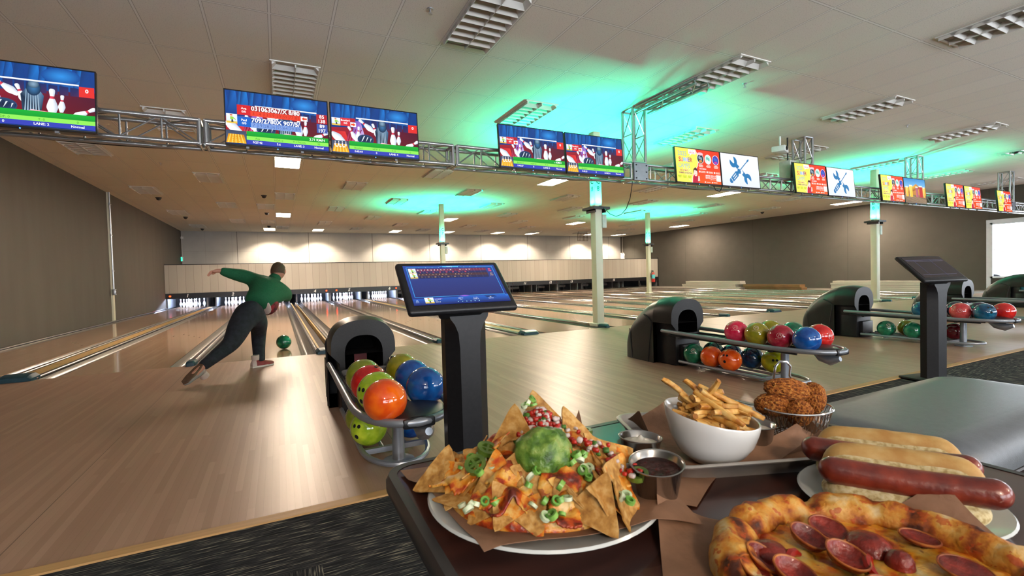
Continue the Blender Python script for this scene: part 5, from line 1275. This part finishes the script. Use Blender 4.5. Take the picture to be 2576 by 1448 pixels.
for k, (x, y, r, w) in enumerate(((.225, .490, .042, 'over the left front chips'), (.285, .455, .040, 'in front of the guacamole'), (.195, .565, .034, 'at the left end of the heap'), (.365, .480, .036, 'over the right front slope'), (.345, .545, .040, 'right of the salsa mound'), (.25, .57, .034, 'behind the upright chip'), (.265, .43, .030, 'dripping at the front rim'))):
    drape_cheese('patch of melted browned cheese '+w, x, y, r, k*5.3, .017)
t = NT('guacamole', .45, 0, .5); v3 = t.tc.outputs['Object']; n1 = t.noise(v3, 55, 5)
t.color(t.ramp(n1, [(.32, '#2a4a10'), (.45, '#4f7420'), (.56, '#76943a'), (.70, '#98a450')])).bump(t.noise(v3, 130, 4), .7, .004)
m = MB(); m.sphere((0, 0, 0), .034, 40, 28, (1.08, .95, .98), None, lambda v: 1+.13*noise.noise(v*2.1+V((3, 1, 0)))+.06*noise.noise(v*6)); o = m.build('guacamole_scoop', t.m, None, 80, (.286, .505, .833)); tag(o, 'round scoop of chunky green guacamole on top of the nachos', 'guacamole')
TOM = pm('tomato_red', '#a82012', .3, 0, .3, 60, sss=.1); ONI = pm('onion_white', '#c9b8b0', .35, 0, .12, 60, sss=.1); CIL = pm('herb_green', '#3f6a1c', .5, 0, .3, 60)
def dice(name, lab, n, fn, s0, s1, w=(5, 4, 1)):
    m = MB()
    for _ in range(n):
        p = fn(); s = cr_.uniform(s0, s1); m.cur = cr_.choices((0, 1, 2), w)[0]
        m.rbox((0, 0, 0), (s, s*cr_.uniform(.6, 1), s*cr_.uniform(.5, .9)), s*.18, 1, T(*p) @ R(cr_.uniform(0, 6), 'Z') @ R(cr_.uniform(0, 6), 'X'))
    o = m.build(name, [TOM, ONI, CIL], None, 60); tag(o, lab, 'diced salsa', None, 'stuff')
def fp():
    a = cr_.uniform(0, 6.28); r = .040*cr_.random()**.6; return (.309+r*math.cos(a), .556+r*math.sin(a), .874-.75*r+cr_.uniform(-.006, .004))
dice('pico_de_gallo', 'mound of diced tomato and onion salsa crowning the nachos', 280, fp, .005, .010)
def fp2():
    u = cr_.random(); x, y = .34+.055*u+cr_.uniform(-.02, .02), .515-.05*u+cr_.uniform(-.02, .02); return (x, y, hz(x, y)+.022+cr_.uniform(-.002, .008))
dice('spilled_pico', 'diced tomato spilled down the right slope of the nachos', 60, fp2, .005, .009)
SC1 = pm('scallion_green', '#4c8a2c', .35, 0, scale=70, col2='#8fbe5a'); SC2 = pm('scallion_white', '#a9c28a', .35, 0, scale=60, col2='#dfe6c8')
clus = [((.215, .565), 9, .020, 'in the green clump on the upper left slope'), ((.318, .470), 10, .020, 'in the clump right of the guacamole'), ((.300, .565), 6, .010, 'at the summit'), ((.245, .47), 10, .050, 'over the front slope'), ((.205, .50), 7, .035, 'on the left front slope'), ((.26, .425), 5, .02, 'near the front rim'), ((.35, .45), 5, .04, 'on the right slope')]
for (cx_, cy_), n, sp_, w in clus:
    for k in range(n):
        a = cr_.uniform(0, 6.28); d = sp_*cr_.random()**.5; x, y = cx_+d*math.cos(a), cy_+d*math.sin(a)
        z = (hz(x, y)+.018) if w != 'at the summit' else .880+cr_.uniform(-.004, .006)
        m = MB(); r = cr_.uniform(.0042, .0066); h = cr_.uniform(.003, .006)
        m.lathe([(r*.55, 0), (r, 0), (r, h), (r*.55, h), (r*.55, 0)], 12)
        o = m.build('scallion_ring', SC1 if cr_.random() < .6 else SC2, None, 60, (x, y, z)); o.rotation_euler = (cr_.uniform(-.9, .9), cr_.uniform(-.9, .9), 0)
        tag(o, 'chopped scallion ring %s, %s of its clump' % (w, ORD[k+1]), 'scallion', 'chopped scallions')
JAL = pm('jalapeno_skin', '#3f5a1a', .3, 0, scale=50, col2='#6d8432', coat=.3)
for k, (x, y, w) in enumerate(((.212, .545, 'on the left slope'), (.232, .556, 'left of the tall standing chip'), (.38, .555, 'behind the right slope'), (.392, .455, 'at the right rim under the salsa cup'), (.37, .57, 'near the white sauce cup'))):
    m = MB(); r = .0135; m.lathe([(r*.62, 0), (r, 0), (r, .006), (r*.62, .006), (r*.62, 0)], 20); m.box((0, 0, .003), (r*1.3, .003, .004)); m.box((0, 0, .003), (.003, r*1.3, .004))
    o = m.build('jalapeno_slice', JAL, None, 50, (x, y, hz(x, y)+.02)); o.rotation_euler = (.5-.2*k, -.4+.2*k, k); tag(o, 'round jalapeno slice '+w, 'jalapeno', 'jalapeno slices')
# sauce cups ----------------------------------------------------------
CREAM = pm('white_cream', '#d8d2c4', .35, 0, .03, 40, sss=.1); SALSA = pm('red_salsa', '#4a140c', .12, 0, .5, 90, bump=.5, bscale=160, coat=.4)
def ramekin(loc, lab, fill, peak, tilt=(0, 0), sc=1.0):
    th = thing('sauce_cup', lab, 'sauce cup', loc, 0, 'steel sauce cups'); th.rotation_euler = (tilt[0], tilt[1], 0); th.scale = (sc,)*3
    m = MB(); m.lathe([(0, 0), (.022, 0), (.0235, .002), (.0305, .040), (.0325, .0415), (.0328, .043), (.0315, .0435), (.0295, .042), (.0225, .004), (0, .003)], 40); m.build('steel_cup', STEEL, th, 50)
    m = MB(); pr = [(0, .036+peak)]+[(.028*k/8, .034+peak*(1-k/8)**1.8+(.0012*math.sin(k*2.3) if peak else 0)) for k in range(1, 9)]
    m.lathe(pr, 28); m.build('sauce', fill, th, 70); return th
ramekin((.492, .566, H+.006), 'steel cup of white sour cream behind the nachos', CREAM, .010, (0, .05), 1.02)
ramekin((.420, .452, H+.022), 'tilted steel cup of dark red salsa on the plate rim', SALSA, .0, (.10, -.10), 1.04)
# tray ---------------------------------------------------------------
TA = math.atan2(-.349, .937); TR_ = T(.491, .497, H) @ R(TA, 'Z')
ty = thing('serving_tray', 'aluminium sheet tray holding the fries and fritters', 'tray', (.491, .497, H), TA)
m = MB(); w, d = .335, .262
Q = lambda i, z, r=.03: [V((x+w/2, y+d/2, z)) for x, y in rrect(w-2*i, d-2*i, r, 5)]
m.loft([Q(.017, .0015, .02), Q(.014, 0, .02), Q(.003, .021), Q(-.002, .022), Q(-.003, .0245), Q(.0, .0265), Q(.004, .0255), Q(.016, .004, .02), Q(.018, .0035, .02)]); m.build('tray_pan', pm('worn_aluminium', '#c2bdb6', .42, .5, .08, 40), ty, 60)
tp3 = lambda x, y, z=0: TR_ @ V((x, y, z))
paper('wax_paper', 'brown paper sheet standing up behind and before the fries on the tray', tp3(.025, .035, .0055), tp3(.19, .022, .0055), tp3(.20, .25, .0055), tp3(.02, .24, .0055), lambda u, v: .050*edge(u, .14)*max(0, 1-abs(v-.72)*2.6)+.045*edge(1-v, .16)*max(0, 1-abs(u-.42)*2.2), 24, .002)
paper('wax_paper', 'brown paper sheet folded up in front of the fritter basket', tp3(.160, .024, .006), tp3(.320, .030, .006), tp3(.315, .235, .007), tp3(.20, .235, .007), lambda u, v: .050*edge(v, .22)*max(0, 1-abs(u-.55)*1.9)+.05*edge(1-u, .15)*max(0, 1-abs(v-.7)*2.4), 24, .002)
paper('wax_paper', 'large brown paper flap standing before the fritter basket', (.607, .508, .758), (.700, .424, .760), (.822, .498, .762), (.757, .488, .797), lambda u, v: .004*math.sin(u*3)*math.sin(v*3), 14, .002)
paper('wax_paper', 'brown paper corner standing up right of the fritter basket', (.86, .52, .760), (.90, .53, .765), (.955, .60, .800), (.87, .59, .762), lambda u, v: .004*math.sin(u*3)*math.sin(v*3), 10, .002)
# bowl of fries
bw = thing('fries_bowl', 'slant-rimmed white bowl heaped with fries', 'bowl', (.600, .524, H+.0068))
m = MB(); m.lathe([(0, .002), (.024, .001), (.028, 0), (.034, .003), (.050, .016), (.062, .036), (.0685, .060), (.0700, .072), (.0690, .0745), (.0670, .0735), (.0655, .060), (.059, .038), (.046, .018), (.03, .008), (0, .006)], 56)
ax_ = V((.67, -.74, 0))
for i, p in enumerate(m.v):
    q = p.x*ax_.x+p.y*ax_.y; m.v[i] = V((p.x, p.y, p.z*(1-.19*q/.07*.9)))
m.build('bowl_shell', CER, bw, 60)
t = NT('french_fry', .5, 0, .4); v3 = t.tc.outputs['Object']; oi = t.n('ObjectInfo')
ofs = t.n('VectorMath'); ofs.operation = 'ADD'; t.l(v3, ofs.inputs[0]); t.l(oi.outputs['Location'], ofs.inputs[1])
n1 = t.noise(ofs.outputs[0], 70, 4)
c = t.ramp(n1, [(.33, '#a8661e'), (.44, '#cf9440'), (.58, '#dfb264'), (.75, '#e6c684')])
gz = t.m2('ABSOLUTE', t.z); c = t.mix(t.m2('MULTIPLY', t.m2('GREATER_THAN', gz, .031), .6), c, '#9a5418')
t.color(c).bump(n1, .3, .002); FRY = t.m
def fry_mesh(s):
    rr = random.Random(s); L_ = .064; b = rr.uniform(-.006, .006); m = MB()
    rings = []
    for k in range(8):
        z = -L_/2+L_*k/7; w = .0050*(1 if 0 < k < 7 else .8)+rr.uniform(-.0003, .0003); ox = b*(1-(2*k/7-1)**2); tw_ = rr.uniform(-.05, .05)+.2*k/7
        rings.append([V((ox+w*(math.cos(q+tw_)), w*math.sin(q+tw_), z)) for q in (PI/4-.2, PI/4+.2, 3*PI/4-.2, 3*PI/4+.2, 5*PI/4-.2, 5*PI/4+.2, 7*PI/4-.2, 7*PI/4+.2)])
    m.loft(rings); o = m.build('french_fry', FRY, None, 45); me = o.data; bpy.data.objects.remove(o); return me
FM = [fry_mesh(s) for s in range(5)]
fr = random.Random(5); BC = V((.600, .524, 0)); vx = V((.67, -.74, 0)); vy = V((.74, .67, 0))
def fry(loc, d, lab, k, sc):
    o = bpy.data.objects.new('french_fry', FM[k]); C.objects.link(o); o.rotation_mode = 'QUATERNION'
    o.rotation_quaternion = V(d).normalized().to_track_quat('Z', 'Y') @ MX.Rotation(fr.uniform(0, 3), 3, 'Z').to_quaternion(); o.location = loc; o.scale = (1, 1, sc)
    tag(o, lab, 'fry', 'fries in the white bowl')
def fl(u, v, z): return BC+vx*u+vy*v+V((0, 0, z))
fry(fl(-.050, .010, .858), -vx*.75+V((0, 0, .65)), 'fry sticking up highest at the rim end away from the fritters', 0, .95)
fry(fl(-.008, -.005, .862), vx*.62-vy*.3+V((0, 0, .72)), 'pale fry propped steeply over the top of the heap', 1, 1.0)
fry(fl(-.025, .02, .858), -vx*.5+vy*.2+V((0, 0, .6)), 'short fry leaning up behind the steep one', 2, .7)
fry(fl(.035, -.005, .848), vx*.85+V((0, 0, -.42)), 'long straight fry sloping down towards the small cup', 3, 1.35)
fry(fl(.020, .012, .853), vx*.85-vy*.1+V((0, 0, -.36)), 'long fry lying along the crest towards the fritters', 4, 1.3)
fry(fl(.010, -.022, .845), vx*.8-vy*.35+V((0, 0, -.45)), 'thick fry across the middle of the heap', 0, 1.3)
fry(fl(-.022, -.040, .834), -vy*.9+V((0, 0, .3)), 'cut fry end pointing out of the front of the bowl', 1, .55)
lev = [(.822, .052, 16, 'bottom layer'), (.832, .045, 14, 'middle layer'), (.843, .034, 12, 'upper layer'), (.852, .02, 6, 'crest')]
for z, rad, n, w in lev:
    for k in range(n):
        a = 2*PI*k/n+fr.uniform(-.2, .2); r = rad*fr.uniform(.55, 1.0); u, v = r*math.cos(a), r*math.sin(a)
        d = vx*fr.uniform(.3, 1)*fr.choice((1, 1, -1))+vy*fr.uniform(-.7, .7)+V((0, 0, fr.uniform(-.3, .15)))
        fry(fl(u*.8, v*.8, z-.16*u), d, 'golden fry in the %s of the bowl, %s round from the fritter side' % (w, ORD[k+1]), fr.randrange(5), fr.uniform(.65, 1.05))
m = MB(); m.lathe([(.055, 0), (.050, .018), (.03, .03), (0, .034)], 24); o = m.build('fry_crumbs', FRY, None, 60, (.600, .524, .795)); tag(o, 'packed short fries deep in the middle of the white bowl', 'fries', None, 'stuff')
ramekin((.690, .517, H+.0075), 'steel cup of white dip between the fries and the fritters', CREAM, .002, (0, 0), 1.02)
# basket of fritters
bk = thing('wire_basket', 'small wire fry basket with an upright handle holding fritters', 'basket', (.812, .524, H+.0075))
m = MB(); n = 36
def bxy(q, r): return V((r*math.cos(q), r*.86*math.sin(q), 0))
for k in range(n):
    q = 2*PI*k/n; m.tube([bxy(q, .044), bxy(q+.12, .052)+V((0, 0, .025)), bxy(q+.24, .060)+V((0, 0, .050))], .0007, 4); m.tube([bxy(q, .044), bxy(q-.12, .052)+V((0, 0, .025)), bxy(q-.24, .060)+V((0, 0, .050))], .0007, 4)
for k in range(-4, 5): h_ = .044*math.sqrt(1-(k/5)**2); m.tube([(k*.0088, -h_*.86, .001), (k*.0088, h_*.86, .001)], .0007, 4)
m.build('wire_mesh', CHROME, bk)
m = MB()
for r, z in ((.061, .052), (.044, .0015)): m.tube([bxy(2*PI*k/40, r)+V((0, 0, z)) for k in range(40)], .0018, 6, closed=True)
m.build('rim_wire', CHROME, bk)
hx, hy = vx*.0, vy*.0
rv = V((.80, -.60, 0)); B0 = V((.0, .0, 0))+V((.032, .045, .05))
m = MB(); m.tube([B0-rv*.016, B0-rv*.019+V((0, 0, .03)), B0-rv*.013+V((0, 0, .062)), B0-rv*.006+V((0, 0, .071)), B0+rv*.006+V((0, 0, .071)), B0+rv*.013+V((0, 0, .062)), B0+rv*.011+V((0, 0, .045)), B0+rv*.020+V((0, 0, .025)), B0+rv*.016], .0022, 7); m.build('handle', CHROME, bk)
TONE = 1.1
t = NT('fried_crumb', .7, 0, .3); v3 = t.tc.outputs['Object']; n1 = t.noise(v3, 7, 6)
t.color(t.ramp(n1, [(.34, '#5a2a0a'), (.46, '#9a5218'), (.58, '#b8702a'), (.70, '#cb9448')]))  .bump(n1, 1.0, .012); FRI = t.m
TONE = .76
def fritter(loc, s, d, lab, k):
    m = MB(); m.sphere((0, 0, 0), 1, 72, 48, (1, 1, 1), None, lambda v: 1+.09*noise.noise(v*1.7+V((k*3.1, 0, 0)))+.05*noise.noise(v*8+V((k, 0, 0)))+.05*noise.noise(v*19))
    o = m.build('fritter', FRI, None, 80, loc); o.scale = s; o.rotation_euler = d; tag(o, lab, 'fritter', 'fritters in the wire basket')
an = math.atan2(-.74, .67)
fritter((.800, .533, .839), (.040, .020, .0195), (0, .12, an+.25), 'largest long brown fritter lying across the top of the basket', 1)
fritter((.778, .545, .812), (.030, .020, .020), (0, 0, an), 'brown fritter on the basket side nearest the fries', 2)
fritter((.846, .515, .820), (.020, .024, .030), (.2, .1, an), 'upright brown fritter at the far right of the basket', 3)
fritter((.800, .512, .803), (.024, .022, .022), (.3, .2, an+.6), 'brown fritter low in the middle behind the paper', 4)
fritter((.835, .545, .806), (.026, .020, .02), (0, 0, 1.0), 'brown fritter mostly hidden under the top one', 5)
# hot dogs ---------------------------------------------------------------
hp = thing('dinner_plate', 'small pale plate under the two hot dogs', 'plate', (.683, .315, H))
m = MB(); m.lathe([(0, .003), (.055, .003), (.06, 0), (.066, 0), (.072, .004), (.092, .011), (.104, .0145), (.106, .016), (.104, .018), (.088, .013), (.066, .008), (0, .0075)], 56); m.build('plate_body', PLATE, hp, 60)
t = NT('bread_crust', .6, 0, .3); v3 = t.tc.outputs['Object']; n1 = t.noise(v3, 30, 4); n2 = t.noise(v3, 160, 4)
t.color(t.mix(t.m2('MULTIPLY', n2, .35), t.ramp(n1, [(.35, '#b98a4c'), (.52, '#cda868'), (.68, '#d9c08c')]), '#a87838')).bump(n2, .25, .003); BUN = t.m
t = NT('bread_crumb', .8, 0, .2); v3 = t.tc.outputs['Object']; n2 = t.noise(v3, 170, 5)
t.color(t.ramp(n2, [(.35, '#b09a68'), (.5, '#d2c090'), (.65, '#ddd0a8')])).bump(n2, .6, .003); CRU = t.m
SAU = pm('sausage_skin', '#5c1c14', .3, 0, scale=40, col2='#8a3420', coat=.3, bump=.1, bscale=120)
def capsule(L_, r, sc=(1, 1), n=24, bend=0, nz=.0, seed=0, k=14, end=1.0):
    rings = []
    e0 = [(-L_/2+r*end*(1-math.cos(PI/2*(i+.12)/7)), r*math.sin(PI/2*(i+.12)/7)) for i in range(7)]
    body_ = [(-L_/2+r*end+(L_-2*r*end)*i/k, r) for i in range(k+1)]
    for x, rr_ in e0+body_+[(-x, q) for x, q in e0[::-1]]:
        u = 2*x/L_
        rings.append([V((x, rr_*sc[0]*math.cos(q)*(1+nz*noise.noise(V((x*40, math.cos(q)*2, seed)))), rr_*sc[1]*math.sin(q)*(1+nz*noise.noise(V((x*40, math.sin(q)*2, seed+5))))+bend*(u*u-.4))) for q in [2*PI*j/n for j in range(n)]])
    return rings
ha = math.atan2(-.827, .562)
for k, (x, y, w) in enumerate(((.662, .302, 'front hot dog in a split bun, nearer the pizza'), (.722, .345, 'rear hot dog in a split bun, partly hidden'))):
    hd_ = thing('hot_dog', w, 'hot dog', (x, y, H+.010), ha, 'hot dogs on the small plate')
    m = MB(); m.loft(capsule(.158, .026, (1.15, .62), nz=.05, seed=k), M=T(0, -.008, .016)); m.build('lower_bun', CRU, hd_, 70)
    m = MB(); m.loft(capsule(.162, .026, (.72, 1.12), nz=.04, seed=k+2, bend=-.004), M=T(.004, .021, .036) @ R(-.25, 'X')); m.build('upper_bun', BUN, hd_, 70)
    m = MB(); m.loft(capsule(.150, .0245, (.45, .95), nz=.04, seed=k+2), M=T(.002, .0085, .033) @ R(-.25, 'X')); m.build('bun_crumb', CRU, hd_, 70)
    m = MB(); m.loft(capsule(.178 if k == 0 else .19, .0165, (1, 1), bend=.003, k=22), M=T(.006 if k == 0 else -.002, -.016, .040)); m.build('sausage', SAU, hd_, 70)
# pizza ---------------------------------------------------------------
paper('wax_paper', 'brown paper under the pizza with raised far corners', (.245, .250, .7525), (.615, .030, .7525), (.662, .262, .7535), (.405, .437, .7535), lambda u, v: .060*edge(1-u, .42)*edge(1-v, .45)+.040*edge(u, .25)*edge(1-v, .40)+.016*edge(1-u, .2)*(1-v), 30, .002)
PZ = V((.487, .226, .758)); RP = .152
t = NT('pizza_cheese', .3, 0, .5); v3 = t.tc.outputs['Object']; n1, n2 = t.noise(v3, 40, 6), t.noise(v3, 95, 6)
c = t.ramp(n1, [(.34, '#9a2e08'), (.42, '#cf6412'), (.50, '#e39c2a'), (.60, '#e8bc58'), (.72, '#e2cc8c')])
t.color(t.mix(t.m2('MULTIPLY', t.m2('GREATER_THAN', n2, .62), .6), c, '#6a1c08')).bump(n2, .7, .004); PCH = t.m
t.b.inputs['Coat Weight'].default_value = .3
t = NT('pizza_crust', .55, 0, .4); v3 = t.tc.outputs['Object']; n1, n2 = t.noise(v3, 38, 6), t.noise(v3, 85, 6)
c = t.ramp(n1, [(.34, '#4a1c06'), (.43, '#a04d12'), (.50, '#cb8224'), (.58, '#d5a24c'), (.70, '#dcc496')])
t.color(t.mix(t.m2('MULTIPLY', t.m2('GREATER_THAN', n2, .60), .75), c, '#b8480c')).bump(n2, .7, .005); PCR = t.m
pz = thing('pizza', 'round pepperoni pizza with a puffy browned crust on brown paper', 'pizza', PZ)
cuts = [1.9, 1.9-PI/4*1.05, 1.9+PI/4, 1.9+PI/2, .35-PI/4, .35-PI/2, .35-.75*PI]
def cutd(a): return min(abs((a-c_+PI) % (2*PI)-PI) for c_ in cuts)
m = MB(); n = 120; rings = []
for j in range(15):
    t0 = PI*j/14*1.18-.18
    ring = []
    for k in range(n):
        a = 2*PI*k/n; g = 1-.55*math.exp(-(cutd(a)/.05)**2); f = 1+.22*noise.noise(V((math.cos(a)*5, math.sin(a)*5, 2)))+.10*noise.noise(V((math.cos(a)*14, math.sin(a)*14, 5)))
        th_ = .0185*f*g; rr_ = RP-.020+.0205*math.cos(t0)*f
        z = max(.0, th_*math.sin(t0)*1.25)+.006*(1 if t0 > 0 else 0)
        ring.append(V((rr_*math.cos(a), rr_*math.sin(a), z+.004*noise.noise(V((rr_*60*math.cos(a), rr_*60*math.sin(a), j*.3)))*(j > 1))))
    rings.append(ring)
m.loft(rings, (True, False)); m.build('crust', PCR, pz, 80)
m = MB(); rings = []
for j in range(16):
    r = (RP-.030)*(1-j/15)+.0005
    rings.append([V((r*math.cos(2*PI*k/n), r*math.sin(2*PI*k/n), .0085+.0035*noise.noise(V((r*55*math.cos(2*PI*k/n), r*55*math.sin(2*PI*k/n), 3)))-.006*math.exp(-(cutd(2*PI*k/n)*r/.002)**2))) for k in range(n)])
m.loft(rings, (False, True)); m.build('cheese', PCH, pz, 80)
PEP = pm('pepperoni', '#5e140c', .38, 0, scale=70, col2='#962c1c', coat=.1, bump=.3, bscale=160); PEPR = pm('pepperoni_charred_rim', '#7a2a10', .5, scale=60, col2='#c07028')
def pep(x, y, s, cup, tilt, rz):
    m = MB(); m.M = T(x, y, .012) @ R(rz, 'Z') @ R(tilt, 'X')
    r = .0165*s; h = .0075*cup*s
    m.lathe([(0, .0), (r*.55, .001), (r*.85, .35*h+.001), (r, h+.001), (r*1.03, h+.003), (r*.98, h+.0032), (r*.80, .4*h+.003), (r*.5, .003), (0, .0025)], 28); p = m.build('pepperoni', PEP, pz, 60)
    m = MB(); m.M = T(x, y, .012) @ R(rz, 'Z') @ R(tilt, 'X'); m.tube([V((r*1.01*math.cos(2*PI*k/28), r*1.01*math.sin(2*PI*k/28), h+.0028)) for k in range(28)], .0011, 5, closed=True); m.build('charred_rim', PEPR, p)
def domep(x, y, s, rz):
    m = MB(); m.M = T(x, y, .009) @ R(rz, 'Z'); r = .0175*s; m.lathe([(r*1.0, 0), (r*.93, .006), (r*.7, .011), (r*.35, .0135), (0, .0142)], 26); m.build('pepperoni', PEP, pz, 70)
for x, y, s, cup, tl, rz in ((-.010, .074, 1.05, 1, .35, .3), (-.082, .074, 1.0, 1, .5, .5), (-.104, .066, .9, 1, .5, .5), (-.011, .036, 1.1, 1, .3, .1), (-.078, .044, 1.1, 1, .3, .4), (-.118, .030, .9, 1, .4, .6), (.029, .075, 1.1, .5, .25, -.2), (.067, -.025, 1.2, .2, .1, 0), (-.03, -.01, 1.0, .8, .2, .5), (.02, -.06, 1.0, .8, .2, 1), (-.07, -.04, 1.05, .8, .2, 2), (.09, .02, 1.0, .4, .1, 1), (-.03, -.09, 1, .8, .2, 2)): pep(x, y, s, cup, tl, rz)
for x, y, s, rz in ((-.058, .080, 1.1, 0), (.042, .042, 1.2, 0), (.036, .012, .7, 1), (-.11, -.01, .9, 0), (.08, -.07, 1, 0)): domep(x, y, s, rz)
PEPS = pm('red_pepper_strip', '#9a1808', .3, 0, .15, 30, coat=.3)
for x, y, a in ((-.046, .060, .9), (.012, .020, 1.4)):
    m = MB(); m.tube([(x+.016*math.cos(a+q*.35), y+.016*math.sin(a+q*.35)-.01, .014+.003*math.sin(q)) for q in range(6)], [.002, .0042, .0045, .0045, .004, .002], 7); m.build('pepper_strip', PEPS, pz)
